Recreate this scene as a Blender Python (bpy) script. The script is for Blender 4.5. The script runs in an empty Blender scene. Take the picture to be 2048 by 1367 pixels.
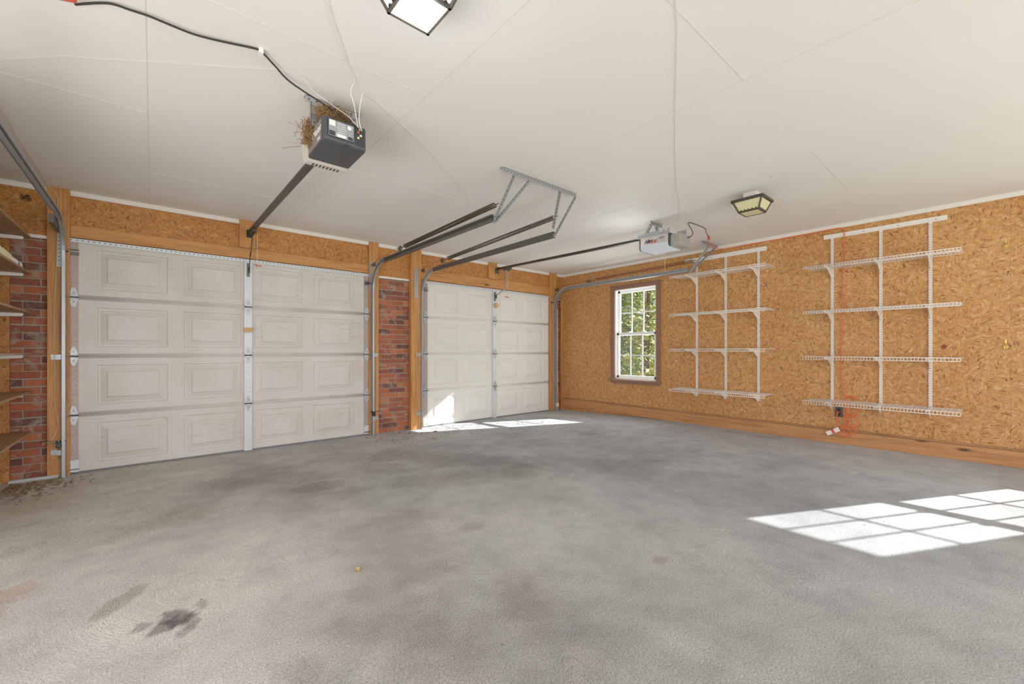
import bpy, math, random
from mathutils import Vector, Matrix
random.seed(7)
C = bpy.context.scene.collection
SC = bpy.context.scene
PI = math.pi

# ------------------------------------------------------------------ colour
def lin(c):
    c = c / 255.0
    return c / 12.92 if c <= 0.04045 else ((c + 0.055) / 1.055) ** 2.4
def rgb(r, g, b): return (lin(r), lin(g), lin(b), 1.0)

# ------------------------------------------------------------------ node helper
class NT:
    def __init__(s, name):
        s.m = bpy.data.materials.new(name); s.m.use_nodes = True
        s.t = s.m.node_tree; s.n = s.t.nodes; s.n.clear()
        s.out = s.n.new('ShaderNodeOutputMaterial')
    def new(s, typ, **k):
        n = s.n.new('ShaderNode' + typ)
        for a, b in k.items(): setattr(n, a, b)
        return n
    def put(s, sock, v):
        if v is None: return
        if hasattr(v, 'is_output') or isinstance(v, bpy.types.NodeSocket): s.t.links.new(v, sock)
        else: sock.default_value = v
    def pos(s): return s.new('NewGeometry').outputs['Position']
    def mapping(s, v, loc=(0, 0, 0), rot=(0, 0, 0), sc=(1, 1, 1)):
        n = s.new('Mapping'); s.put(n.inputs['Vector'], v)
        n.inputs['Location'].default_value = loc; n.inputs['Rotation'].default_value = rot; n.inputs['Scale'].default_value = sc
        return n.outputs[0]
    def noise(s, v, scale, detail=3, rough=.55, dist=0, col=False):
        n = s.new('TexNoise'); s.put(n.inputs['Vector'], v)
        n.inputs['Scale'].default_value = scale; n.inputs['Detail'].default_value = detail
        n.inputs['Roughness'].default_value = rough; n.inputs['Distortion'].default_value = dist
        return n.outputs['Color' if col else 'Fac']
    def voro(s, v, scale, out='Color', feat='F1', rnd=1):
        n = s.new('TexVoronoi', feature=feat); s.put(n.inputs['Vector'], v)
        n.inputs['Scale'].default_value = scale; n.inputs['Randomness'].default_value = rnd
        return n.outputs[out]
    def ramp(s, f, stops, interp='LINEAR'):
        n = s.new('ValToRGB'); s.put(n.inputs[0], f); e = n.color_ramp.elements; n.color_ramp.interpolation = interp
        while len(e) < len(stops): e.new(.5)
        for x, (p, c) in zip(e, stops):
            x.position = p; x.color = c if not isinstance(c, (int, float)) else (c, c, c, 1)
        return n.outputs[0]
    def mix(s, f, a, b, mode='MIX'):
        n = s.new('Mix', data_type='RGBA', blend_type=mode)
        s.put(n.inputs[0], f); s.put(n.inputs[6], a); s.put(n.inputs[7], b); return n.outputs[2]
    def math(s, op, a, b=None, c=None, clamp=False):
        n = s.new('Math', operation=op, use_clamp=clamp)
        s.put(n.inputs[0], a); s.put(n.inputs[1], b)
        if c is not None: s.put(n.inputs[2], c)
        return n.outputs[0]
    def sep(s, v):
        n = s.new('SeparateXYZ'); s.put(n.inputs[0], v); return n.outputs
    def comb(s, x=0, y=0, z=0):
        n = s.new('CombineXYZ'); s.put(n.inputs[0], x); s.put(n.inputs[1], y); s.put(n.inputs[2], z); return n.outputs[0]
    def rotate(s, v, ang, axis):
        n = s.new('VectorRotate', rotation_type=axis); s.put(n.inputs['Vector'], v); s.put(n.inputs['Angle'], ang); return n.outputs[0]
    def bump(s, h, strength=.3, dist=.002):
        n = s.new('Bump'); s.put(n.inputs['Height'], h); n.inputs['Strength'].default_value = strength
        n.inputs['Distance'].default_value = dist; return n.outputs[0]
    def bsdf(s, col, rough=.6, metal=0, normal=None, spec=.5, **k):
        b = s.new('BsdfPrincipled'); s.put(b.inputs['Base Color'], col); s.put(b.inputs['Roughness'], rough)
        s.put(b.inputs['Metallic'], metal); b.inputs['Specular IOR Level'].default_value = spec
        if normal is not None: s.put(b.inputs['Normal'], normal)
        for a, v in k.items(): s.put(b.inputs[a.replace('_', ' ')], v)
        s.t.links.new(b.outputs[0], s.out.inputs[0]); return s.m

def plain(name, c, rough=.6, metal=0, var=.12, spec=.5, scale=30):
    t = NT(name); p = t.pos()
    f = t.noise(p, scale, 3)
    col = t.mix(f, tuple(x * (1 - var) for x in c[:3]) + (1,), tuple(min(1, x * (1 + var)) for x in c[:3]) + (1,))
    return t.bsdf(col, rough, metal, spec=spec)

def mat_osb(name, axis, tint=(1, 1, 1), seams=()):
    t = NT(name); p = t.pos()
    def flakes(off, cs, a, b, sc):
        v = t.mapping(p, loc=off)
        ang = t.math('MULTIPLY', t.sep(t.voro(v, cs))[0], 6.283)
        r = t.rotate(v, ang, 'X_AXIS' if axis == 'x' else 'Y_AXIS')
        r = t.mapping(r, sc=(1, a, b) if axis == 'x' else (a, 1, b))
        return t.sep(t.voro(r, sc))
    l1 = flakes((0, 0, 0), 15, 22, 78, 1)
    l2 = flakes((3.1, 1.7, 2.3), 10, 34, 130, 1)
    stops = [(0, rgb(144, 86, 40)), (.12, rgb(180, 118, 60)), (.5, rgb(194, 136, 78)), (.88, rgb(207, 153, 94)), (1, rgb(224, 178, 116))]
    c1 = t.ramp(l1[0], stops); c2 = t.ramp(l2[1], stops)
    col = t.mix(.45, c1, c2)
    sml = t.noise(p, 26, 3, .6)
    col = t.mix(.8, col, t.mix(1, col, t.ramp(sml, [(.32, .74), (.5, 1.0), (.7, 1.14)]), 'MULTIPLY'))
    big = t.noise(p, 1.3, 3)
    col = t.mix(t.ramp(big, [(.35, .0), (.75, .5)]), col, t.mix(1, col, rgb(232, 205, 172), 'MULTIPLY'))
    dark = t.math('GREATER_THAN', l2[2], .975)
    col = t.mix(t.math('MULTIPLY', dark, .8), col, rgb(88, 50, 24))
    lite = t.math('GREATER_THAN', l1[2], .965)
    col = t.mix(t.math('MULTIPLY', lite, .22), col, rgb(240, 214, 172))
    crd = t.sep(p)[1 if axis == 'x' else 0]
    for sx in seams:
        d = t.math('ABSOLUTE', t.math('SUBTRACT', crd, sx))
        col = t.mix(t.math('MULTIPLY', t.math('LESS_THAN', d, .0015), .45), col, rgb(90, 62, 38))
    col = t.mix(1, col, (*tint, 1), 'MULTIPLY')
    return t.bsdf(col, .62, 0, t.bump(l1[0], .2, .0012), spec=.35)

def mat_wood(name, axis, base=(198, 140, 78), dark=(150, 92, 42), knots=True):
    t = NT(name); p = t.pos()
    s = {'x': (1.2, 26, 26), 'y': (26, 1.2, 26), 'z': (26, 26, 1.2)}[axis]
    v = t.mapping(p, sc=s)
    g = t.noise(v, 1, 5, .6, 1.2)
    s2 = {'x': (.5, 7, 7), 'y': (7, .5, 7), 'z': (7, 7, .5)}[axis]
    g2 = t.noise(t.mapping(p, sc=s2), 1.0, 2, .5, 2.5)
    band = t.math('FRACT', t.math('MULTIPLY', g2, 9))
    col = t.ramp(g, [(.25, rgb(*dark)), (.5, rgb(*base)), (.8, rgb(*[min(255, x * 1.12) for x in base]))])
    col = t.mix(t.ramp(band, [(.0, .35), (.25, 0), (.9, 0), (1, .35)]), col, rgb(*[x * .8 for x in dark]))
    if knots:
        sk = {'x': (1, 3, 3), 'y': (3, 1, 3), 'z': (3, 3, 1)}[axis]
        k = t.voro(t.mapping(p, sc=sk), 1.6, 'Distance')
        col = t.mix(t.ramp(k, [(.045, .95), (.07, .5), (.12, 0)]), col, rgb(70, 38, 18))
    return t.bsdf(col, .55, 0, t.bump(g, .15, .001), spec=.35)

def mat_concrete():
    t = NT('concrete_floor'); p = t.pos()
    b = t.noise(p, .75, 5, .6, .6)
    col = t.ramp(b, [(.3, rgb(140, 139, 140)), (.47, rgb(154, 153, 153)), (.62, rgb(164, 163, 161)), (.75, rgb(172, 171, 168))])
    m2 = t.noise(p, 5.5, 4, .65)
    col = t.mix(.7, col, t.mix(1, col, t.ramp(m2, [(.3, .76), (.5, .98), (.7, 1.12)]), 'MULTIPLY'))
    a = t.new('VertexColor'); a.layer_name = 'wear_light'
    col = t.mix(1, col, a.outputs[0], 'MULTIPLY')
    # broom swirls: ridges turned by a slow field
    ang = t.math('MULTIPLY', t.noise(p, .55, 1), 11.0)
    r = t.rotate(p, ang, 'Z_AXIS')
    sw = t.noise(t.mapping(r, sc=(14, 115, 1)), 1, 2, .6)
    fine = t.noise(p, 150, 3, .75)
    tex = t.math('ADD', t.math('MULTIPLY', sw, .55), t.math('MULTIPLY', fine, 1.05))
    col = t.mix(1, col, t.ramp(tex, [(.5, .3), (.68, .72), (.80, 1.0), (.92, 1.32), (1.0, 1.6)]), 'MULTIPLY')
    sp = t.voro(t.mapping(p, loc=(1, 5, 0)), 3.6, 'Distance')
    col = t.mix(t.ramp(sp, [(.018, .9), (.028, 0)]), col, rgb(74, 66, 60))
    return t.bsdf(col, .85, 0, t.bump(tex, .6, .005), spec=.2)

from mathutils import noise as MN
def sm(a): a = max(0., min(1., a)); return a * a * (3 - 2 * a)
DK = (.68, .65, .65)
# x, y, rx, ry, rotation, multiply colour, strength, edge softness, raggedness   (wear, damp and oil marks on the slab)
WEAR = [(-4.95, -4.45, .7, .45, -35, (.80, .78, .77), .85, 1, .5), (-5.6, -1.6, .22, .7, -20, DK, .6, 1, .5), (-3.9, -2.55, .8, .25, -20, DK, .6, 1, .5), (-2.2, -3.2, .9, .3, -30, (.82, .82, .84), .6, 1, .5),
        (-5.15, -1.5, .40, 1.2, 8, DK, .75, 1, .5), (-4.95, -3.35, .36, .62, -25, (.80, .76, .75), .8, .9, .5), (-3.75, -2.0, .32, 1.4, 25, DK, .8, 1, .5),
        (-2.9, -2.9, .35, 1.2, 35, DK, .6, 1, .5), (-1.75, -2.7, .42, 1.1, 12, (.78, .77, .78), .7, 1, .5), (-1.3, -1.6, .35, .5, 0, (.86, .84, .82), .6, 1, .5),
        (-1.45, -3.9, .5, .9, 15, (.82, .82, .84), .6, 1, .5), (-5.15, -3.95, .4, .4, -20, DK, .7, 1, .5), (-4.75, -4.15, .14, .3, -40, (.82, .76, .70), .8, 1, .5),
        (-6.0, -2.05, .5, .22, 10, (.84, .80, .75), .7, 1, .5), (-2.6, -4.3, .6, .9, 20, (.86, .86, .90), .6, 1, .5), (-4.4, -1.5, .3, .6, 10, (.84, .81, .79), .6, 1, .5),
        (-5.885, -3.345, .05, .075, 15, (.36, .33, .34), .95, .4, 1.0), (-5.925, -3.39, .055, .035, 40, (.40, .37, .38), .95, .4, 1.0), (-5.85, -3.40, .04, .05, 0, (.5, .47, .47), .9, .4, 1.0), (-5.99, -3.33, .026, .035, 0, (.5, .46, .46), .85, .4, .8),
        (-5.80, -3.30, .022, .035, 0, (.55, .52, .5), .8, .4, .8), (-5.87, -3.47, .03, .03, 0, (.55, .52, .5), .8, .4, .8), (-6.06, -3.05, .045, .15, -35, (.66, .64, .60), .9, .3, .6),
        (-6.42, -2.66, .09, .09, 0, (.86, .66, .58), .7, .6, 1.3), (-6.47, -2.80, .05, .10, 30, (.88, .70, .62), .7, .6, 1.2), (-4.96, -1.99, .20, .12, 0, (.80, .78, .72), .9, .25, .3),
        (-4.5, -3.4, .09, .07, 0, (.82, .72, .74), .7, .6, .6), (-1.72, -2.02, .14, .11, 0, (.74, .74, .73), .8, .4, .5), (-1.0, -.6, .28, .12, -50, (.74, .75, .73), .8, .6, .5),
        (-.25, -3.4, .07, .45, 0, (.80, .77, .72), .7, .5, .8), (-4.0, -4.35, .05, .04, 0, (.72, .64, .64), .7, .5, .8), (-6.6, -1.0, .3, .6, 0, (.86, .80, .72), .7, 1, .6),
        (-5.6, -4.0, .08, .12, 20, (.72, .66, .64), .6, .7, 1), (-5.25, -4.42, .05, .2, 40, (.80, .70, .62), .5, .8, .8)]
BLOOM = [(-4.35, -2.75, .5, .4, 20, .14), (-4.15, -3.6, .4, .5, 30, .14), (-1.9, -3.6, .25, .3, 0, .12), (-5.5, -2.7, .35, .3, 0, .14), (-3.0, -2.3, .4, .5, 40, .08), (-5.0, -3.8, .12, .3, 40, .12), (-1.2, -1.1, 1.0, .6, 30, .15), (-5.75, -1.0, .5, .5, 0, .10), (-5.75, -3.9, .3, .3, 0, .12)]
def wear_light_at(x, y):  # floor tint: slab marks plus light painted into the colour
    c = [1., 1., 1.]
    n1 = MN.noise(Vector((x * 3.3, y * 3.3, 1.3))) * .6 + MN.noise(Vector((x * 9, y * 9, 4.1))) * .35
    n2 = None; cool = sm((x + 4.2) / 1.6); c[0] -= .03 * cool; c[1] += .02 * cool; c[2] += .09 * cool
    warm = sm((-x - 4.2) / 2.4) * (.35 + .65 * sm((y + 4.4) / 1.8)); c[0] += .36 * warm; c[1] += .30 * warm; c[2] += .19 * warm  # left side lightened and warmed in the colour, for light missing there
    far = 1 + .30 * max(sm((y + 2.6) / 2.2), sm((x + 2.2) / 1.6) * .75); c = [c[0] * far, c[1] * far, c[2] * far * .985]  # far and right floor painted brighter, standing in for light
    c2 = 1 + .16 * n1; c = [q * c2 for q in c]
    for cx, cy, rx, ry, ro, col, amt, soft, rag in WEAR:
        dx, dy = x - cx, y - cy; R_ = max(rx, ry) * (1.6 + rag)
        if abs(dx) > R_ or abs(dy) > R_: continue
        a = math.radians(ro); u = (dx * math.cos(a) + dy * math.sin(a)) / rx; v = (-dx * math.sin(a) + dy * math.cos(a)) / ry
        if max(rx, ry) < .2:
            if n2 is None: n2 = MN.noise(Vector((x * 22, y * 22, 2))) * .6 + MN.noise(Vector((x * 55, y * 55, 7))) * .4
            n = n2
        else: n = n1
        e = math.hypot(u, v) + n * rag
        f = amt * sm((1.15 - e) / (soft * .8 + .05))
        for k in range(3): c[k] *= 1 - f * (1 - col[k])
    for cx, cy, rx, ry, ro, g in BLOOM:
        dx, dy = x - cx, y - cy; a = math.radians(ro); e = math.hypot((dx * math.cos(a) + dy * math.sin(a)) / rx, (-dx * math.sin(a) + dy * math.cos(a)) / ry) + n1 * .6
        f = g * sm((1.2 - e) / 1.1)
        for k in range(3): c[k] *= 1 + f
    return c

def mat_ceiling():
    t = NT('ceiling_paint'); p = t.pos()
    col = t.ramp(t.noise(p, .5, 3), [(.3, rgb(228, 224, 219)), (.7, rgb(235, 232, 228))])
    d = t.voro(t.mapping(p, loc=(3, 1, 0)), 1.1, 'Distance')
    col = t.mix(t.ramp(d, [(.008, .6), (.014, 0)]), col, rgb(150, 138, 126))
    n = t.math('ADD', t.noise(p, 120, 3, .6), t.math('MULTIPLY', t.noise(p, 18, 3), .5))
    return t.bsdf(col, .7, 0, t.bump(n, .18, .003), spec=.25)

def mat_doorpaint(name, c, grime=.5):
    t = NT(name); p = t.pos()
    col0 = rgb(*c)
    g = t.noise(t.mapping(p, sc=(4, 4, 40)), 1, 5, .7)
    g2 = t.noise(p, 1.8, 4, .6)
    f = t.math('MULTIPLY', t.ramp(g, [(.56, 0), (.72, 1)]), t.ramp(g2, [(.45, 0), (.62, grime)]))
    col = t.mix(f, col0, rgb(150, 136, 124))
    col = t.mix(t.ramp(t.noise(p, 2.2, 3), [(.4, 0), (.7, .45 * grime)]), col, t.mix(1, col, rgb(226, 214, 204), 'MULTIPLY'))
    w = t.noise(t.mapping(p, sc=(6, 6, 160)), 1, 3, .6)
    return t.bsdf(col, .45, 0, t.bump(w, .12, .001), spec=.35)

def mat_brick():
    t = NT('red_brick'); p = t.pos()
    a = t.new('VertexColor'); a.layer_name = 'tone'
    tone = t.sep(a.outputs[0])
    col = t.ramp(tone[0], [(0, rgb(96, 64, 58)), (.12, rgb(132, 74, 58)), (.5, rgb(156, 84, 62)), (.85, rgb(168, 90, 60)), (1, rgb(186, 112, 76))])
    n = t.noise(p, 55, 5, .7)
    col = t.mix(1, col, t.ramp(n, [(.3, .62), (.5, .95), (.75, 1.15)]), 'MULTIPLY')
    sm = t.noise(p, 9, 5, .75, .5)
    col = t.mix(t.ramp(sm, [(.52, 0), (.66, .7)]), col, rgb(166, 148, 132))
    return t.bsdf(col, .9, 0, t.bump(n, .5, .004), spec=.2)

def mat_metal(name, c, rough=.45, metal=.75, var=.2, scale=60):
    t = NT(name); p = t.pos()
    n = t.noise(p, scale, 3, .6)
    cc = rgb(*c)
    col = t.mix(n, tuple(x * (1 - var) for x in cc[:3]) + (1,), tuple(min(1, x * (1 + var)) for x in cc[:3]) + (1,))
    return t.bsdf(col, t.ramp(n, [(.3, rough - .1), (.7, rough + .12)]), metal)

def mat_emit(name, c, s):
    t = NT(name); e = t.new('Emission'); e.inputs[0].default_value = c; e.inputs[1].default_value = s
    t.t.links.new(e.outputs[0], t.out.inputs[0]); return t.m

def mat_glass():
    t = NT('window_glass'); a = t.new('BsdfTransparent'); a.inputs[0].default_value = (.95, .97, .96, 1)
    g = t.new('BsdfGlossy'); g.inputs['Roughness'].default_value = .03
    m = t.new('MixShader'); m.inputs[0].default_value = .06
    t.t.links.new(a.outputs[0], m.inputs[1]); t.t.links.new(g.outputs[0], m.inputs[2]); t.t.links.new(m.outputs[0], t.out.inputs[0])
    return t.m

def mat_leaf(name, cols):
    t = NT(name); p = t.pos()
    n = t.noise(p, 9, 2)
    col = t.ramp(n, [(.3, rgb(*cols[0])), (.5, rgb(*cols[1])), (.7, rgb(*cols[2]))])
    return t.bsdf(col, .5, 0, spec=.4, Emission_Color=col, Emission_Strength=0.0)

M = {}
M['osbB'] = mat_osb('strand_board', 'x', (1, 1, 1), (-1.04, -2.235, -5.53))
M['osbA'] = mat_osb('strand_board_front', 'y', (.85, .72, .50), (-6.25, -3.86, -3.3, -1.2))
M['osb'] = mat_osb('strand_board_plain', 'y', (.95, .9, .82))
M['woodX'] = mat_wood('pine_x', 'x', (192, 130, 68), (144, 84, 36)); M['woodY'] = mat_wood('pine_y', 'y', (184, 126, 76), (150, 94, 50)); M['woodZ'] = mat_wood('pine_z', 'z', (190, 128, 66), (140, 80, 34))
M['woodYd'] = mat_wood('pine_cap', 'y', (158, 112, 70), (128, 84, 46), False)
M['shelfwood'] = mat_wood('shelf_board_wood', 'y', (156, 118, 84), (112, 76, 48), False)
M['concrete'] = mat_concrete(); M['ceiling'] = mat_ceiling()
M['seam'] = plain('ceiling_seam', rgb(216, 210, 203), .7, var=.15)
M['white'] = plain('white_paint', rgb(232, 228, 220), .5, var=.04)
M['vinyl'] = plain('white_vinyl', rgb(238, 240, 240), .35, var=.02)
M['wirewhite'] = plain('white_coated_wire', rgb(236, 231, 224), .4, var=.03)
M['door1'] = mat_doorpaint('door_paint_aged', (210, 206, 200), .9)
M['door2'] = mat_doorpaint('door_paint', (224, 222, 214), .25)
M['galv'] = mat_metal('galvanised_steel', (160, 165, 170), .42, .65)
M['galvw'] = mat_metal('galvanised_pale', (206, 212, 218), .5, .35, .1)
M['galvdark'] = mat_metal('galvanised_dark', (96, 95, 92), .5, .7)  # darker grey steel for brackets, pulleys and some track runs
M['stile'] = mat_metal('stile_steel', (168, 152, 146), .55, .3, .1)
M['rail'] = mat_metal('opener_rail_steel', (66, 60, 54), .45, .7)
M['spring'] = mat_metal('oiled_spring_steel', (70, 60, 48), .45, .8)
M['rust'] = mat_metal('rusty_spring_steel', (138, 88, 56), .6, .5)
M['hole'] = plain('dark_hole', rgb(28, 26, 25), .8)
M['holeg'] = plain('slot_shade', rgb(112, 106, 100), .8)
M['black'] = plain('black_plastic', rgb(30, 31, 34), .4)
M['darkgrey'] = plain('charcoal_plastic', rgb(50, 52, 56), .5)
M['label'] = mat_metal('label_plate', (146, 150, 158), .3, .4)
M['grey'] = plain('grey_housing', rgb(176, 172, 168), .45, var=.04)
M['greyd'] = plain('grey_motor_cover', rgb(150, 146, 138), .5, var=.06)
M['lens'] = mat_emit('lit_milky_lens', (.95, .97, 1, 1), .55)
M['lensg'] = plain('cloudy_lens', rgb(206, 200, 190), .35, var=.06)
M['brown'] = plain('brown_casing', rgb(134, 94, 74), .5, var=.08)
M['bronze'] = plain('bronze_frame', rgb(48, 40, 30), .5, var=.2)
M['oldglass'] = plain('yellowed_glass', rgb(214, 208, 160), .3, var=.1)
M['glow'] = mat_emit('lit_glass', (.93, .97, 1, 1), 9)
M['glass'] = mat_glass()
M['brick'] = mat_brick(); M['mortar'] = plain('mortar', rgb(160, 146, 128), .95, var=.18, scale=40)
M['orange'] = plain('orange_cord', rgb(232, 96, 48), .5, var=.05)
M['redplastic'] = plain('red_plastic', rgb(196, 74, 50), .5)
M['brass'] = mat_metal('brass', (222, 192, 96), .3, .8)
M['cream'] = plain('cream_plastic', rgb(226, 214, 160), .5)
M['cardboard'] = plain('tan_block', rgb(206, 160, 104), .8, var=.2)
M['paper'] = plain('white_paper', rgb(238, 234, 230), .7, var=.05)
M['bag'] = plain('pale_yellow_bag', rgb(226, 220, 172), .6, var=.05)
M['blueink'] = plain('blue_print', rgb(104, 124, 160), .6)
M['outlet'] = plain('dark_outlet', rgb(70, 50, 36), .4)
M['straw'] = plain('nest_straw', rgb(134, 98, 62), .9, var=.4, scale=80)
M['leafdry'] = plain('dry_leaf', rgb(140, 112, 74), .8, var=.4, scale=20)
M['leafyel'] = plain('yellow_leaf', rgb(204, 172, 92), .7, var=.2, scale=60)
M['twine'] = plain('pale_wire', rgb(216, 196, 160), .6)
M['ink'] = plain('black_print', rgb(38, 36, 42), .6); M['redink'] = plain('red_print', rgb(206, 70, 48), .6)
M['greyink'] = plain('grey_print', rgb(120, 114, 118), .6); M['whiteink'] = plain('white_print', rgb(225, 225, 225), .5)
M['bark'] = plain('bark', rgb(98, 82, 66), .9, var=.3, scale=12)
M['leafA'] = mat_leaf('leaves_green', [(60, 92, 44), (104, 138, 64), (176, 190, 96)])
M['leafB'] = mat_leaf('leaves_yellow', [(104, 124, 52), (176, 180, 78), (222, 212, 120)])
M['grass'] = plain('lawn', rgb(98, 120, 62), .9, var=.4, scale=3)
M['rubber'] = plain('grey_rubber_seal', rgb(104, 106, 106), .7)
M['backing'] = plain('wall_backing', rgb(110, 80, 60), .9)

# ------------------------------------------------------------------ mesh builder (world coordinates)
class MB:
    def __init__(s): s.v = []; s.f = []; s.mi = []; s.sm = []; s.col = []
    def add(s, vs, fs, m=0, smooth=False, tone=None):
        o = len(s.v); s.v += [tuple(x) for x in vs]
        for f in fs: s.f.append([i + o for i in f]); s.mi.append(m); s.sm.append(smooth); s.col.append(tone)
        return s
    def box(s, x0, x1, y0, y1, z0, z1, m=0, tone=None):
        vs = [(x, y, z) for z in (z0, z1) for y in (y0, y1) for x in (x0, x1)]
        return s.add(vs, [(0, 2, 3, 1), (4, 5, 7, 6), (0, 1, 5, 4), (2, 6, 7, 3), (0, 4, 6, 2), (1, 3, 7, 5)], m, False, tone)
    def bar(s, a, b, w, h, up=(0, 0, 1), m=0):
        a = Vector(a); b = Vector(b); d = (b - a).normalized(); up = Vector(up)
        if abs(d.dot(up)) > .98: up = Vector((1, 0, 0))
        r = d.cross(up).normalized(); u = r.cross(d)
        vs = []
        for p in (a, b):
            for i, j in ((-1, -1), (1, -1), (1, 1), (-1, 1)): vs.append(p + r * (i * w / 2) + u * (j * h / 2))
        return s.add(vs, [(0, 1, 2, 3), (7, 6, 5, 4), (0, 4, 5, 1), (1, 5, 6, 2), (2, 6, 7, 3), (3, 7, 4, 0)], m)
    def tube(s, pts, r, n=8, m=0, cap=True, smooth=True):
        pts = [Vector(p) for p in pts]; vs = []; prev = None
        for i, p in enumerate(pts):
            d = (pts[min(i + 1, len(pts) - 1)] - pts[max(i - 1, 0)])
            if d.length < 1e-9: d = Vector((0, 0, 1))
            d.normalize()
            if prev is None:
                a = Vector((0, 0, 1)) if abs(d.z) < .9 else Vector((1, 0, 0)); u = d.cross(a).normalized()
            else:
                u = prev - d * prev.dot(d)
                if u.length < 1e-6: u = d.orthogonal()
                u.normalize()
            prev = u; w = d.cross(u); rr = r[i] if isinstance(r, (list, tuple)) else r
            for k in range(n):
                t = 2 * PI * k / n; vs.append(p + u * (math.cos(t) * rr) + w * (math.sin(t) * rr))
        fs = []
        for i in range(len(pts) - 1):
            for k in range(n):
                a = i * n + k; b = i * n + (k + 1) % n; fs.append((a, b, b + n, a + n))
        s.add(vs, fs, m, smooth)
        if cap:
            o = len(s.v) - len(vs)
            s.f.append([o + k for k in range(n)][::-1]); s.mi.append(m); s.sm.append(False); s.col.append(None)
            s.f.append([o + (len(pts) - 1) * n + k for k in range(n)]); s.mi.append(m); s.sm.append(False); s.col.append(None)
        return s
    def prism(s, poly, off, m=0):          # poly: 3D points, off: extrusion vector
        poly = [Vector(p) for p in poly]; off = Vector(off); n = len(poly)
        vs = poly + [p + off for p in poly]
        fs = [tuple(range(n))[::-1], tuple(range(n, 2 * n))] + [(i, (i + 1) % n, (i + 1) % n + n, i + n) for i in range(n)]
        return s.add(vs, fs, m)
    def disc(s, c, nrm, r, n=8, m=0):
        nrm = Vector(nrm).normalized(); u = nrm.orthogonal().normalized(); w = nrm.cross(u); c = Vector(c)
        return s.add([c + u * (math.cos(2 * PI * k / n) * r) + w * (math.sin(2 * PI * k / n) * r) for k in range(n)], [tuple(range(n))], m)
    def quad(s, a, b, c, d, m=0): return s.add([a, b, c, d], [(0, 1, 2, 3)], m)
    def sweep(s, pts, prof, side, m=0, closed=False, mats=None):   # profile (side offset, normal offset) swept along pts in a plane with fixed side vector
        pts = [Vector(p) for p in pts]; side = Vector(side); k = len(prof); vs = []
        for i, p in enumerate(pts):
            d = (pts[min(i + 1, len(pts) - 1)] - pts[max(i - 1, 0)]).normalized(); u = side.cross(d).normalized()
            for a, b in prof: vs.append(p + side * a + u * b)
        fs = []; q = k if closed else k - 1
        for i in range(len(pts) - 1):
            for j in range(q):
                a = i * k + j; b = i * k + (j + 1) % k; fs.append((a, b, b + k, a + k))
        s.add(vs, fs, m, False)
        if closed:
            o = len(s.v) - len(vs)
            for base, rev in ((0, True), ((len(pts) - 1) * k, False)):
                f = [o + base + j for j in range(k)]; s.f.append(f[::-1] if rev else f); s.mi.append(m); s.sm.append(False); s.col.append(None)
        return s
    def build(s, name, mats, parent=None, origin=None, bevel=0, solid=0):
        org = Vector(origin) if origin is not None else (Vector(parent['_o']) if parent is not None else Vector((0, 0, 0)))
        me = bpy.data.meshes.new(name)
        me.from_pydata([tuple(Vector(v) - org) for v in s.v], [], s.f)
        mats = mats if isinstance(mats, (list, tuple)) else [mats]
        for m in mats: me.materials.append(M[m])
        me.polygons.foreach_set('material_index', s.mi); me.polygons.foreach_set('use_smooth', s.sm)
        if any(c is not None for c in s.col):
            at = me.color_attributes.new('tone', 'FLOAT_COLOR', 'CORNER')
            for p, c in zip(me.polygons, s.col):
                c = c or 0
                for li in p.loop_indices: at.data[li].color = (c, c, c, 1)
        me.update()
        o = bpy.data.objects.new(name, me); C.objects.link(o)
        if parent is not None: o.parent = parent
        else: o.location = org
        o['_o'] = tuple(org)
        if solid:
            d = o.modifiers.new('t', 'SOLIDIFY'); d.thickness = solid; d.offset = 0
        if bevel:
            d = o.modifiers.new('b', 'BEVEL'); d.width = bevel; d.segments = 2; d.limit_method = 'ANGLE'
        return o

def tag(o, label=None, cat=None, group=None, kind=None):
    if label: o['label'] = label
    if cat: o['category'] = cat
    if group: o['group'] = group
    if kind: o['kind'] = kind
    return o
def empty(name, loc, label, cat, group=None, kind=None):
    o = bpy.data.objects.new(name, None); C.objects.link(o); o.location = loc; o['_o'] = tuple(loc); o.empty_display_size = .05
    return tag(o, label, cat, group, kind)
def struct(o, label, cat): return tag(o, label, cat, None, 'structure')

def text(body, size, mat, parent, loc, xdir, ydir, extrude=.0006, name='lettering', shear=0, bold=0):
    cu = bpy.data.curves.new('t', 'FONT'); cu.body = body; cu.size = size; cu.extrude = extrude; cu.shear = shear; cu.offset = bold
    cu.align_x = 'CENTER'; cu.align_y = 'CENTER'
    tmp = bpy.data.objects.new('t', cu); C.objects.link(tmp)
    bpy.context.view_layer.update()
    me = bpy.data.meshes.new_from_object(tmp.evaluated_get(bpy.context.evaluated_depsgraph_get()))
    bpy.data.objects.remove(tmp)
    X = Vector(xdir).normalized(); Y = Vector(ydir).normalized(); Z = X.cross(Y)
    R = Matrix((X, Y, Z)).transposed()
    off = Vector(loc) - Vector(parent['_o'])
    for v in me.vertices: v.co = R @ v.co + off
    me.materials.clear(); me.materials.append(M[mat])
    o = bpy.data.objects.new(name, me); C.objects.link(o); o.parent = parent; o['_o'] = parent['_o']
    return o

def smooth_path(pts, n=6):
    P = [Vector(p) for p in pts]; out = []
    for i in range(len(P) - 1):
        p0 = P[max(i - 1, 0)]; p1 = P[i]; p2 = P[i + 1]; p3 = P[min(i + 2, len(P) - 1)]
        for k in range(n):
            t = k / n
            out.append(.5 * ((2 * p1) + (-p0 + p2) * t + (2 * p0 - 5 * p1 + 4 * p2 - p3) * t * t + (-p0 + 3 * p1 - 3 * p2 + p3) * t ** 3))
    out.append(P[-1]); return out

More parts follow.
